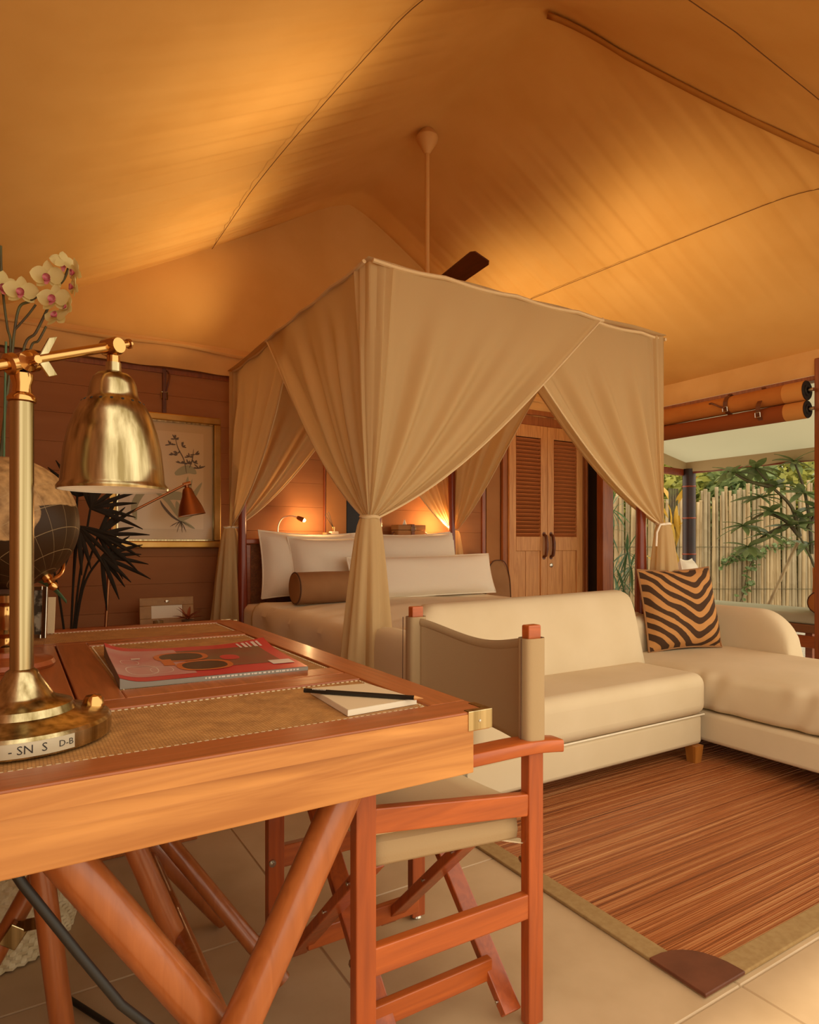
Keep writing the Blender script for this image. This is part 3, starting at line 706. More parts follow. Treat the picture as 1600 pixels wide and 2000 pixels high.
for yy, y2 in ((1.06, 1.00), (2.40, 2.46)):
    obj('leg', pole((.03, yy, .655), (.448, yy, .012), .031), M['pole'], dk)
    obj('leg', pole((.492, y2, .655), (.14, y2, .012), .031), M['pole'], dk)
    obj('foot', MB().box(.05, .56, yy-.03, yy+.03, 0, .02), M['pole'], dk, smooth=False, bevel=.004)
obj('stretcher', MB().tube([(.30, 1.09, .24), (.30, 2.38, .24)], .02, 12), M['pole'], dk)
obj('ring', MB().tube([(.295+.034*math.cos(a), 1.06+.034*math.sin(a)*1.0, .245+.02*math.cos(a)) for a in [k/20*2*PI for k in range(21)]], .003, 6, cap=False), M['black'], dk)
obj('power_cable', MB().tube([(-.03, 1.015, .68), (.01, 1.015, .60), (.075, 1.01, .49), (.13, 1.005, .40), (.19, 1.01, .325), (.26, 1.02, .26), (.33, 1.03, .18), (.36, 1.1, .06), (.30, 1.3, .01), (.1, 1.7, .008)], .0065, 10), M['black'], base=(.1,1.1,0), label='black power cable hanging along a thick desk leg', cat='cable')

# ------------------------------------------------------------------ folding stool and basket under the desk
st = thing('folding_stool', (.22, 1.6, 0), 'folding stool with round wooden legs standing under the desk', 'stool')
for p, q, r in (((.195, 1.40, .48), (.372, 1.40, .012), .022), ((.16, 1.80, .46), (.495, 1.80, .012), .022), ((.231, 1.698, .46), (.55, 1.48, .012), .020),
                ((.09, 1.62, .42), (-.14, 1.60, .012), .021), ((.043, 1.47, .44), (.092, 1.45, .012), .022)):
    obj('leg', pole(p, q, r), M['pole'], st)
obj('seat', MB().box(.0, .42, 1.40, 1.82, .455, .475), M['canvas'], st, bevel=.008)
obj('brass_strap', MB().bar((-.012, 1.583, .225), (.012, 1.578, .262), .022, .036).bar((.01, 1.58, .258), (.055, 1.52, .285), .006, .024), M['brass'], st, smooth=False, bevel=.002, label='brass strap hinge')
bs = thing('basket', (-.05, 2.06, 0), 'pale woven basket standing on floor under the desk', 'basket')
def bsk(u, v):
    a = 2*PI*u; z = lerp(.005, .42, v); r = .19+.04*math.sin(PI*v*.8)
    r += .005*math.sin(a*46+PI*(int(v*26) % 2))
    return (-.05+r*math.cos(a), 2.06+r*math.sin(a), z)
obj('wall', MB().grid(bsk, 184, 52, cu=True), mat('basket_cane', '#e6d6b0', .75, c2='#d2bd92', nscale=40), bs)
obj('rim', MB().tube([(-.05+.222*math.cos(a), 2.06+.222*math.sin(a), .42) for a in [k/32*2*PI for k in range(33)]], .012, 8, cap=False), M['bamboo'], bs)
obj('bottom', MB().lathe([(0,.006),(.185,.006)], 24, c=(-.05, 2.06, 0)), M['bamboo'], bs)

# ------------------------------------------------------------------ director's chair
CX0, CX1, CYn, CYf = .555, .972, 1.075, 1.555
dc = thing('director_chair', ((CX0+CX1)/2, (CYn+CYf)/2, 0), 'folding wooden director chair with khaki canvas back tucked at the desk', 'chair')
pw = .036
for x, y, h in ((CX0, CYn, .60), (CX0, CYf, .60), (CX1, CYn, .602), (CX1, CYf, .602)):
    obj('leg', MB().box(x-.021, x+.021, y-.014, y+.014, .008, h), M['chairw'], dc, smooth=False, bevel=.003)
    obj('glide', MB().lathe([(0,0),(.014,0),(.016,.004),(.014,.009),(0,.009)], 14, c=(x, y, 0)), M['steel'], dc)
for y in (CYn, CYf):
    obj('back_post', MB().box(CX1-.02, CX1+.016, y-.012, y+.012, .602, .88), M['chairx'], dc, smooth=False, bevel=.003)
    def ar(u, v):
        x = lerp(.50, 1.045, u); a = 2*PI*v
        sg = lambda w, p: math.copysign(abs(w)**p, w)
        dz = -.012*max(0, (u-.75)/.25)**2
        return (x, y+.029*sg(math.cos(a), .3)*(1-.2*max(0, (u-.8)/.2)), .619+dz+.0145*sg(math.sin(a), .3))
    mb = MB().grid(ar, 20, 20); mb.f += [tuple(range(20))[::-1], tuple(20*21+j for j in range(20))]
    obj('arm', mb, M['chairx'], dc)
    for p, q, h in (((CX0+.018, y, .540), (CX1-.018, y, .490), .048), ((CX0+.018, y, .276), (CX1-.018, y, .270), .054)):
        obj('side_rail', MB().bar(p, q, .022, h), M['chairx'], dc, smooth=False, bevel=.003)
# crossed folding legs, front and back pair
for xa, xb in ((CX0+.045, CX0+.085), (CX1-.115, CX1-.042)):
    for xx, ya, za, yb, zb in ((xa, CYn+.045, .432, CYf-.035, .045), (xb, CYf-.045, .425, CYn+.020, .030)):
        obj('cross_leg', MB().bar((xx, ya, za), (xx, yb, zb), .022, .046, up=(1,0,0)), M['chairw'], dc, smooth=False, bevel=.003)
        for t in (.16, .46, .95):
            p = Vector((xx, ya, za)).lerp(Vector((xx, yb, zb)), t)
            obj('bolt', MB().lathe([(0,.016),(.004,.016),(.004,.008),(.008,.008),(.0085,.002),(.011,.002),(.011,0)], 10, Matrix.Translation((p.x-.011, p.y, p.z)) @ Matrix.Rotation(-PI/2, 4, 'Y')), M['steel'], dc)
    if xa > .7: obj('stay', MB().bar((xa+.005, CYn+.045, .425), (xb+.03, CYn+.018, .400), .003, .028, up=(0,1,0)), M['steel'], dc, smooth=False)
for y, z in ((CYn+.085, .098), (CYf-.085, .098)):
    obj('stretcher', MB().box(CX0+.05, CX1-.05, y-.010, y+.010, z-.024, z+.024), M['chairx'], dc, smooth=False, bevel=.003)
for y in (CYn, CYf):
    for x, z in ((CX1, .36), (CX0, .27)):
        for s in (1,):
            yy = y+(.014 if y == CYn else -.014)
            obj('bolt', MB().lathe([(0,.012),(.005,.012),(.005,.006),(.009,.006),(.009,0)], 10, Matrix.Translation((x-.012, yy, z)) @ Matrix.Rotation(-PI/2 if y == CYn else PI/2, 4, 'X')), M['steel'], dc)
# seat: canvas sling wrapped round two rails, thin pad on top
def sling(u, v):
    # v across from near hem, round the rail, over the seat to the far hem
    x = lerp(CX0-.005+.02, CX1-.035, u)
    pts = [(CYn+.017,.432),(CYn+.013,.452),(CYn+.017,.472),(CYn+.035,.484),(CYn+.08,.478),((CYn+CYf)/2,.466),(CYf-.08,.478),(CYf-.035,.484),(CYf-.017,.472),(CYf-.013,.452),(CYf-.017,.432)]
    q = v*(len(pts)-1); i = min(int(q), len(pts)-2); f = q-i
    return (x, lerp(pts[i][0], pts[i+1][0], f), lerp(pts[i][1], pts[i+1][1], f)-.016+.03*(1-u))
obj('seat_sling', MB().grid(sling, 8, 40), M['canvas'], dc, solid=.012)
pad = MB().grid(lambda u, v: (lerp(CX0+.0, CX1-.03, u), lerp(CYn+.013, CYf-.013, v), .486-.010*math.sin(PI*v)+.03*(1-u)), 6, 14)
obj('seat_pad', pad, M['cream'], dc, solid=.022)
# back: canvas slung between the posts, sagging top edge
def bkc(u, v):
    y = lerp(CYn+.012, CYf-.012, u); s = math.sin(PI*u)
    top = .848-.032*s**1.3; z = lerp(.605, top, v)
    return (CX1-.002+.042*s**.8, y, z)
bc_ = obj('back_canvas', MB().grid(bkc, 30, 16), M['canvas'], dc, solid=.006)
obj('top_fold', MB().grid(lambda u, v: (bkc(u, 1)[0]-.004*math.sin(PI*v), bkc(u, 1)[1], bkc(u, 1)[2]-.022*v), 30, 4), M['canvas'], bc_, solid=.004)
for y in (CYn, CYf):
    def slv(u, v):
        a = 2*PI*u; sg = lambda w, p: math.copysign(abs(w)**p, w)
        return (CX1-.002+.027*sg(math.cos(a), .55), y+.021*sg(math.sin(a), .55), lerp(.607, .852, v))
    obj('sleeve', MB().grid(slv, 28, 6, cu=True), M['canvas'], dc)
    obj('stitching', MB().tube([(CX1-.033, y+(.022 if y == CYf else -.0), .61), (CX1-.031, y+(.022 if y == CYf else 0), .85)], .0012, 5), M['piping'], dc)

# ------------------------------------------------------------------ brass desk lamp
lx, ly = .01, 1.165
dl = thing('desk_lamp', (lx, ly, DZ), 'large brushed brass desk lamp with bell shade on the desk', 'lamp')
obj('base', MB().lathe([(0,.7605),(.124,.7605),(.126,.766),(.126,.784),(.122,.789),(.088,.795),(.074,.801),(.070,.812),(.048,.820),(.042,.827),(.024,.856),(.022,.862),(.0165,.866)], 56, c=(lx, ly, 0)), M['brass'], dl)
obj('pole', MB().tube([(lx, ly, .86), (lx, ly, 1.285)], .0165, 28), M['brass'], dl)
obj('collar', MB().lathe([(.0165,1.276),(.020,1.278),(.0205,1.283),(.018,1.287),(.014,1.291),(.013,1.302),(.016,1.312),(.016,1.320)], 24, c=(lx, ly, 0)), M['brassp'], dl)
PA, PB, PC = Vector((-.075, 1.113, 1.298)), Vector((lx, ly, 1.338)), Vector((.143, 1.246, 1.404))
ad = (PC-PA).normalized(); aq = ad.to_track_quat('Z', 'Y').to_matrix().to_4x4()
obj('arm', MB().tube([PA, PC], .0085, 16), M['brassp'], dl)
J = MB().lathe([(0,-.026),(.012,-.026),(.017,-.022),(.017,-.012),(.013,-.008),(.013,.008),(.017,.012),(.017,.022),(.012,.026),(0,.026)], 22, Matrix.Translation(PB) @ aq)
side = ad.cross(Vector((0,0,1))).normalized(); sq = side.to_track_quat('Z', 'Y').to_matrix().to_4x4()
J.lathe([(0,-.022),(.014,-.022),(.015,-.016),(.015,.016),(.009,.022),(.006,.026),(.006,.040),(.0,.040)], 18, Matrix.Translation(PB) @ sq)
obj('pole_joint', J, M['brassp'], dl)
wn = MB()
for s in (-1, 1):
    wn.poly([PB+side*.034+ad*.004+Vector((0,0,s*.006)), PB+side*.038+ad*.018+Vector((0,0,s*.030)), PB+side*.042+ad*.030+Vector((0,0,s*.030)), PB+side*.040+ad*.016+Vector((0,0,s*.006))][::s], side*.004)
obj('wing_nut', wn, M['brass'], dl, smooth=False, bevel=.001)
H = MB().lathe([(0,-.020),(.013,-.020),(.0155,-.014),(.0155,.014),(.013,.020),(0,.020)], 20, Matrix.Translation(PC+Vector((.004,.004,.002))) @ sq)
H.lathe([(0,.02),(.006,.022),(.006,.036),(.009,.037),(.009,.041),(0,.042)], 14, Matrix.Translation(PC+Vector((.004,.004,.002))) @ (ad.to_track_quat('Z','Y').to_matrix().to_4x4()))
H.lathe([(0,1.36),(.011,1.36),(.011,1.39),(0,1.395)], 16, c=(.150, 1.252, 0))
obj('shade_joint', H, M['brassp'], dl)
sx_, sy_ = .150, 1.252
shp = [(.0905,1.153),(.0915,1.157),(.0895,1.161),(.0855,1.166),(.0835,1.19),(.0795,1.225),(.073,1.255),(.064,1.283),(.054,1.303),(.0465,1.311),(.0425,1.316),(.0405,1.324),(.0385,1.338),(.034,1.350),(.026,1.358),(.016,1.361),(.013,1.363),(.013,1.378),(0,1.378)]
sh = MB().lathe(shp, 56, c=(sx_, sy_, 0)); inner = [(r-.0015, z) for r, z in shp[:14]]+[(0,1.352)]
so = obj('shade', sh, M['brass'], dl)
obj('shade_lining', MB().lathe(inner, 48, c=(sx_, sy_, 0)), M['white'], so)
vh = MB()
for k in range(18):
    a = 2*PI*k/18; vh.lathe([(0,.0),(.0026,.0),(.0026,-.002)], 8, Matrix.Translation((sx_+.0505*math.cos(a), sy_+.0505*math.sin(a), 1.3078)) @ Vector((math.cos(a)*.62, math.sin(a)*.62, .78)).to_track_quat('Z','Y').to_matrix().to_4x4())
obj('vent_holes', vh, M['black'], so, smooth=False)
obj('bulb', MB().lathe([(0,1.19),(.02,1.197),(.03,1.22),(.026,1.25),(.014,1.28),(.013,1.35),(0,1.35)], 18, c=(sx_, sy_, 0)), M['paper'], dl)
obj('switch', MB().lathe([(0,.014),(.012,.012),(.016,.006),(.017,-.006),(0,-.006)], 18, c=(.112, 1.188, .795)), M['brassp'], dl)
# printed sticker round the base rim
def stk(u, v):
    a = lerp(-2.35, -1.03, u); return (lx+.1264*math.cos(a), ly+.1264*math.sin(a), lerp(.7635, .7840, v))
stkr = obj('sticker', MB().grid(stk, 30, 1), M['sticker'], dl, label='silver sticker with small black print')
def wrap(mb, r, a0, z0):
    mb.v = [(lx+r*math.cos(a0+x/r), ly+r*math.sin(a0+x/r), z0+y) for x, y, z in mb.v]; return mb
I4 = Matrix.Identity(4)
tx_ = wrap(text_mb('- SN  S', .017, I4), .1268, -1.52, .7735); q_ = wrap(text_mb('D-B', .013, I4), .1268, -1.13, .7735)
tx_.add(q_.v, q_.f)
for a0, n in ((-2.0, 6), (-1.86, 3)):
    w_ = MB().add([(.0055*math.cos(2*PI*k/n+PI/2), .0055*math.sin(2*PI*k/n+PI/2), 0) for k in range(n)], [tuple(range(n))]); w_ = wrap(w_, .1268, a0, .7725); tx_.add(w_.v, w_.f)
obj('print', tx_, M['ink'], stkr, smooth=False)

# ------------------------------------------------------------------ globe
gc, gr = Vector((-.017, 1.827, 1.107)), .158
gl = thing('globe', (gc.x, gc.y, DZ), 'dark antique globe on turned brass stand behind the desk lamp', 'globe')
rh = Vector((math.cos(math.radians(31.4)), -math.sin(math.radians(31.4)), 0)); fw = Vector((math.sin(math.radians(31.4)), math.cos(math.radians(31.4)), 0))
axis = (-rh*.60+Vector((0,0,.80))).normalized(); gq = axis.to_track_quat('Z', 'Y').to_matrix().to_4x4()
def globemat():
    m = bpy.data.materials.new('globe_map'); m.use_nodes = True; nt = m.node_tree; N = nt.nodes; L = nt.links; b = N['Principled BSDF']; b.inputs['Roughness'].default_value = .45; b.inputs['Specular IOR Level'].default_value = .2
    tc = N.new('ShaderNodeTexCoord'); sp = N.new('ShaderNodeSeparateXYZ'); L.new(tc.outputs['Object'], sp.inputs[0])
    def mth(op, a, b=None):
        n = N.new('ShaderNodeMath'); n.operation = op
        for i, q in enumerate((a, b)):
            if q is None: continue
            if isinstance(q, (int, float)): n.inputs[i].default_value = q
            else: L.new(q, n.inputs[i])
        return n.outputs[0]
    nz = N.new('ShaderNodeTexNoise'); nz.inputs['Scale'].default_value = 7; nz.inputs['Detail'].default_value = 7; L.new(tc.outputs['Object'], nz.inputs['Vector'])
    n2 = N.new('ShaderNodeTexNoise'); n2.inputs['Scale'].default_value = 45; n2.inputs['Detail'].default_value = 4; L.new(tc.outputs['Object'], n2.inputs['Vector'])
    def dot(vec):
        n = N.new('ShaderNodeVectorMath'); n.operation = 'DOT_PRODUCT'; L.new(tc.outputs['Object'], n.inputs[0]); n.inputs[1].default_value = vec; return n.outputs['Value']
    inv = gq.to_3x3().inverted(); up_l = inv @ Vector((.0, 0, 1)); af = inv @ ((rh*.50-fw*.72+Vector((0,0,.12))).normalized()*gr)
    dn_ = N.new('ShaderNodeVectorMath'); dn_.operation = 'DISTANCE'; L.new(tc.outputs['Object'], dn_.inputs[0]); dn_.inputs[1].default_value = af
    land = mth('MAXIMUM', mth('SUBTRACT', dot(up_l), .035), mth('SUBTRACT', .062, dn_.outputs['Value']))
    land = mth('ADD', mth('MULTIPLY', land, 3), mth('MULTIPLY', mth('SUBTRACT', nz.outputs['Fac'], .5), .18))
    lr = N.new('ShaderNodeValToRGB'); e = lr.color_ramp.elements; e[0].position = .50; e[0].color = (0,0,0,1); e[1].position = .505; e[1].color = (1,1,1,1)
    L.new(mth('ADD', land, .5), lr.inputs[0])
    r2 = N.new('ShaderNodeValToRGB'); e = r2.color_ramp.elements; e[0].position = .3; e[0].color = s2l('#7d5c38'); e[1].position = .7; e[1].color = s2l('#c39a66'); L.new(n2.outputs['Fac'], r2.inputs[0])
    mx = N.new('ShaderNodeMixRGB'); mx.inputs[1].default_value = s2l('#36230f'); L.new(lr.outputs[0], mx.inputs[0]); L.new(r2.outputs[0], mx.inputs[2])
    lon = mth('ARCTAN2', sp.outputs[1], sp.outputs[0]); lat = mth('ARCSINE', mth('DIVIDE', sp.outputs[2], gr))
    l1 = mth('LESS_THAN', mth('ABSOLUTE', mth('SINE', mth('MULTIPLY', lon, 9))), .035); l2 = mth('LESS_THAN', mth('ABSOLUTE', mth('SINE', mth('MULTIPLY', lat, 9))), .05)
    ln = mth('MULTIPLY', mth('MAXIMUM', l1, l2), .45)
    m2 = N.new('ShaderNodeMixRGB'); m2.inputs[2].default_value = s2l('#b09468'); L.new(ln, m2.inputs[0]); L.new(mx.outputs[0], m2.inputs[1]); L.new(m2.outputs[0], b.inputs['Base Color'])
    return m
sp_ = MB().lathe([(max(1e-4, gr*math.sin(PI*k/40)), -gr*math.cos(PI*k/40)) for k in range(41)], 64)
gs = obj('sphere', sp_, globemat(), base=(0,0,0)); gs.parent = gl; gs.matrix_local = Matrix.Translation(gc-Vector(gl.location)) @ gq
for ch_, au, ax_ in (('S', -.36, -.02), ('O', -.33, .07), ('C', -.30, .36)):
    n_ = (-fw*math.sqrt(1-au*au-ax_*ax_)+Vector((0,0,au))+rh*ax_).normalized(); rr_ = (rh-n_*rh.dot(n_)).normalized(); uu_ = n_.cross(rr_)
    R3 = Matrix((rr_, uu_, n_)).transposed().to_4x4(); tm_ = text_mb(ch_, .015, Matrix.Translation(gc+n_*gr) @ R3 @ Matrix.Rotation(.35, 4, 'Z'))
    tm_.v = [tuple(gc+(Vector(p)-gc).normalized()*(gr+.0006)) for p in tm_.v]; obj('map_letter', tm_, M['cream'], gl, smooth=False)
# meridian arc on the far side, with end pins
mp_ = [gc+(axis*math.cos(a)+fw*math.sin(a))*.170 for a in [PI*k/30 for k in range(31)]]
obj('meridian', MB().tube(mp_, .0055, 8), M['brassp'], gl)
for s in (1, -1):
    MMk = Matrix.Translation(gc+axis*s*.158) @ ((axis*s).to_track_quat('Z','Y').to_matrix().to_4x4())
    obj('axis_knob', MB().lathe([(.012,0),(.012,.012),(.006,.016),(.006,.022),(.011,.027),(.011,.033),(.006,.040),(0,.041)], 14, MMk), M['brassp'], gl)
obj('stand_arm', MB().tube([gc+Vector((0,0,-.170))+fw*.0, (gc.x, gc.y, .93), (gc.x, gc.y, .91)], [.012,.014,.014], 10), M['brassp'], gl)
obj('column', MB().lathe([(.022,.80),(.024,.812),(.016,.82),(.013,.832),(.020,.843),(.014,.852),(.015,.862),(.024,.885),(.021,.905),(.014,.915),(.028,.918),(.030,.935),(.012,.937)], 24, c=(gc.x, gc.y, 0)), M['brassp'], gl)
obj('foot', MB().lathe([(0,.7605),(.10,.7605),(.105,.768),(.10,.778),(.07,.784),(.045,.79),(.04,.80),(0,.80)], 36, c=(gc.x, gc.y, 0)), M['headwood'], gl)

# ------------------------------------------------------------------ magazine, notepad, pencil, small frames on desk
mg = thing('magazine', (.40, 1.64, DZ), 'red glossy magazine with sunglasses on its cover', 'magazine')
mc = [Vector((.205, 1.905)), Vector((.620, 1.835)), Vector((.592, 1.430)), Vector((.186, 1.452))]   # far-left, far-right, near-right, near-left
def mpos(u, v, dz=0):  # u: left-right, v: near-far
    a = mc[3].lerp(mc[2], u); b = mc[0].lerp(mc[1], u); p = a.lerp(b, v)
    curl = .016*max(0, (v-.55)/.45)**2*(max(0, (u-.6)/.4)**2+.75*max(0, (.4-u)/.4)**2) + .012*max(0, (.14-u)/.14)**2
    return (p.x, p.y, DZ+.0085+curl+dz)
pg = MB().grid(lambda u, v: mpos(u, v, -.0008), 24, 16)
pg.grid(lambda u, v: (mpos(u, 0)[0], mpos(u, 0)[1], lerp(DZ-.003, mpos(u, 0)[2]-.0008, v)), 24, 1).grid(lambda u, v: (mpos(0, u)[0], mpos(0, u)[1], lerp(DZ-.003, mpos(0, u)[2]-.0008, v)), 16, 1)
obj('pages', pg, M['maggrey'], mg)
cvr = obj('cover', MB().grid(mpos, 24, 16), M['magred'], mg)
def patch(u0, u1, v0, v1, dz, n=12): return MB().grid(lambda u, v: mpos(lerp(u0, u1, u), lerp(v0, v1, v), dz), n, 6)
obj('printed_area', patch(.0, .40, .10, .90, .0004), M['magpink'], cvr)
obj('printed_area', patch(.40, .92, .22, .84, .0004), M['magbrown'], cvr)
def blob(cu, cv, ru, rv, dz, ang=0, n=24, hole=0):
    mb = MB(); pts = []
    for k in range(n):
        a = 2*PI*k/n; sg = lambda w: math.copysign(abs(w)**.8, w)
        pts.append((cu+ru*sg(math.cos(a)), cv+rv*sg(math.sin(a))))
    if hole:
        vs = [mpos(*p, dz) for p in pts]+[mpos(cu+(p[0]-cu)*hole, cv+(p[1]-cv)*hole, dz) for p in pts]
        return mb.add(vs, [(k, (k+1) % n, n+(k+1) % n, n+k) for k in range(n)])
    return mb.add([mpos(*p, dz) for p in pts], [tuple(range(n))])
gg = MB()
for cu, cv in ((.40, .62), (.48, .30)):
    o_ = blob(cu, cv, .155, .155, .0012, hole=.80); gg.add(o_.v, o_.f)
o_ = patch(.27, .33, .36, .56, .0011); gg.add(o_.v, o_.f)
obj('sunglasses_frame', gg, M['magorange'], cvr)
gg = MB()
for cu, cv in ((.40, .62), (.48, .30)):
    o_ = blob(cu, cv, .126, .126, .0010); gg.add(o_.v, o_.f)
obj('sunglasses_lens', gg, M['magdark'], cvr)
obj('red_dot', blob(.665, .50, .055, .085, .0008), M['magred'], cvr)
ttl = MB()
for k, (w, gap) in enumerate(((.014, 0), (.02, 0), (.012, 0), (.022, 0), (.016, 0))):
    u0 = .80+k*.032; o_ = patch(u0, u0+w, .80-.0*k, .95, .0012, 2); ttl.add(o_.v, o_.f)
for u0, u1, v0, v1 in ((.84, .97, .15, .28), (.12, .17, .62, .66)):
    o_ = patch(u0, u1, v0, v1, .0012, 3); ttl.add(o_.v, o_.f)
obj('title_print', ttl, M['magwhite'], cvr)
rng = blob(.14, .28, .085, .13, .0009, hole=.93); o_ = blob(.10, .52, .05, .08, .0009, hole=.93); rng.add(o_.v, o_.f); o_ = blob(.24, .26, .06, .09, .0009, hole=.94); rng.add(o_.v, o_.f)
obj('ring_print', rng, M['magwhite'], cvr)
spn = MB()
random.seed(3)
u = .42
while u < .93:
    w = random.uniform(.006, .02); a0 = mpos(u, 0); a1 = mpos(min(u+w, .95), 0); off = Vector((-.0006, -.0012, 0))
    z = DZ+.002
    spn.add([(a0[0], a0[1]-.001, z), (a1[0], a1[1]-.001, z), (a1[0], a1[1]-.001, z+.0035), (a0[0], a0[1]-.001, z+.0035)], [(0,1,2,3)]); u += w+random.uniform(.003, .012)
obj('spine_print', spn, M['magwhite'], mg, smooth=False)
npd = thing('notepad', (.57, 1.11, DZ), 'small white notepad near the front corner of the desk', 'notepad')
nc = [(.497, 1.021), (.645, 1.031), (.625, 1.195), (.508, 1.214)]
obj('pages', MB().poly([(x, y, DZ-.003) for x, y in nc], (0, 0, .0105)), M['paper'], npd, smooth=False)
obj('cover_sheet', MB().poly([(x, y, DZ+.0078) for x, y in [(lerp(.57, a, .992), lerp(1.11, b, .992)) for a, b in nc]], (0, 0, .0004)), mat('pad_sheet', '#d8c09a', .7), npd, smooth=False)
pc0, pc1 = Vector((.482, 1.180, .7730)), Vector((.632, 1.018, .7730)); pdv = (pc1-pc0).normalized()
pn = thing('pencil', (.55, 1.10, .768), 'black hexagonal pencil lying across the white notepad', 'pencil')
obj('shaft', MB().tube([pc0, pc1], .0046, 6), M['pencil'], pn, smooth=False)
obj('tip', MB().tube([pc1, pc1+pdv*.013, pc1+pdv*.0165], [.0044, .0015, .0006], 8), M['teakz'], pn)
obj('end_band', MB().tube([pc0-pdv*.001, pc0+pdv*.004], .00475, 6), M['black'], pn)
MT = Matrix.Translation(pc0+pdv*.030+Vector((-.0012,-.0022,.0040))) @ Matrix.Rotation(math.atan2(pdv.y, pdv.x), 4, 'Z') @ Matrix.Rotation(math.radians(35), 4, 'X')
mk = MB()
for k in range(9): mk.add([MT @ Vector(p) for p in ((-.014+k*.0032, -.0012, 0), (-.0122+k*.0032, -.0012, 0), (-.0122+k*.0032, .0012, 0), (-.014+k*.0032, .0012, 0))], [(0,1,2,3)])
obj('print', mk, M['magwhite'], pn, smooth=False)

pf = thing('photo_frame', (.02, 2.345, DZ), 'silver photo frame standing behind the globe on the desk', 'frame')
RM = Matrix.Translation((.02, 2.345, DZ)) @ Matrix.Rotation(-.35, 4, 'Z') @ Matrix.Rotation(-.10, 4, 'X')
obj('frame', MB().box(-.07, -.056, -.006, .006, 0, .165).box(.056, .07, -.006, .006, 0, .165).box(-.056, .056, -.006, .006, 0, .014).box(-.056, .056, -.006, .006, .151, .165).xf(RM), M['silver'], pf, smooth=False, bevel=.002)
obj('photo', MB().box(-.056, .056, -.001, .003, .014, .151).xf(RM), mat('old_photo', '#b0a58e', .25, c2='#4a4338', nscale=28, coat=.5, contrast=(.45,.55)), pf, smooth=False)
obj('easel_back', MB().box(-.065, .065, .006, .009, .005, .16).xf(RM).bar(RM @ Vector((0,.01,.12)), (.05, 2.43, DZ+.002), .03, .004), M['frametan'], pf, smooth=False)
cd = obj('card_stand', MB().box(-.06, .06, -.003, .003, 0, .12).xf(Matrix.Translation((.055, 2.46, DZ)) @ Matrix.Rotation(-.25, 4, 'Z') @ Matrix.Rotation(-.18, 4, 'X')).bar((.055, 2.475, DZ+.09), (.06, 2.52, DZ+.003), .05, .004), M['cream'], base=(.055, 2.46, DZ), smooth=False, label='small cream card stand behind the silver photo frame', cat='card')

# ------------------------------------------------------------------ orchid
oc = thing('orchid', (-.03, 2.12, DZ), 'white orchid with magenta lips in a pot behind the globe', 'orchid')
obj('pot', MB().lathe([(0,.761),(.055,.761),(.06,.77),(.075,.93),(.08,.95),(.074,.95),(.068,.93),(0,.92)], 28, c=(-.03, 2.12, 0)), M['ceramic'], oc)
def smooth_path(P, n=6):
    P = [Vector(p) for p in P]; out = []
    for i in range(len(P)-1):
        a, b, c, d = P[max(i-1, 0)], P[i], P[i+1], P[min(i+2, len(P)-1)]
        for k in range(n):
            t = k/n; out.append(.5*((2*b)+(-a+c)*t+(2*a-5*b+4*c-d)*t*t+(-a+3*b-3*c+d)*t**3))
    return out+[P[-1]]
for P, r in (([(-.04,2.12,.93), (-.035,2.09,1.25), (-.005,2.065,1.575), (0,2.062,1.63), (.012,2.055,1.70), (.038,2.039,1.717), (.062,2.024,1.739)], .0036),
             ([(0,2.062,1.637), (.032,2.042,1.679), (.050,2.031,1.707)], .003),
             ([(-.02,2.12,.93), (0,2.09,1.3), (.02,2.061,1.578), (.050,2.043,1.634), (.074,2.028,1.690), (.098,2.014,1.753), (.116,2.003,1.781), (.128,1.996,1.816)], .0036),
             ([(-.05,2.12,.93), (-.03,2.09,1.3), (-.009,2.068,1.575), (-.016,2.072,1.644), (-.024,2.076,1.714), (-.030,2.069,1.80), (-.031,2.069,1.862)], .0033),
             ([(-.01,2.12,.93), (.015,2.09,1.35), (.036,2.063,1.581), (.057,2.051,1.616), (.075,2.040,1.655)], .0032)):
    obj('stem', MB().tube(smooth_path(P), r, 7), M['stem'], oc)
obj('stake', MB().tube([(-.03,2.10,.93), (-.019,2.050,1.60)], .003, 7), M['leafp'], oc)
def orchid_flower():
    pet = MB(); lip = MB()
    def petal(ang, L, W, curve):
        ca, sa = math.cos(ang), math.sin(ang); mb = MB()
        def f(u, v):
            w = W*math.sin(PI*min(1, (.08+.92*v)))**.7*(u-.5)*(1 if v < .98 else .6)
            l = L*v; z = curve*v*v-.004*(u-.5)**2*40*W
            return (l*ca-w*sa, z, l*sa+w*ca)
        return mb.grid(f, 5, 8)
    for a, L, W, c in ((PI/2, .042, .028, -.004), (PI*1.22, .040, .026, .002), (PI*1.78, .040, .026, .002), (.12, .044, .046, -.006), (PI-.12, .044, .046, -.006)):
        p = petal(a, L, W, c); p.v = [(x, y+(-.003 if W > .04 else 0), z) for x, y, z in p.v]; pet.add(p.v, p.f)
    lip.grid(lambda u, v: (.010*math.cos(2*PI*u)*math.sin(PI*v*.5+.1), -.006-.013*v, -.006+.010*math.sin(2*PI*u)*math.sin(PI*v*.5+.1)), 12, 5, cu=True)
    lip.grid(lambda u, v: ((u-.5)*.018*(1-v*.6), -.012-.010*v, -.010-.016*v), 4, 5)
    return pet, lip
fp, fl = orchid_flower()
first = None
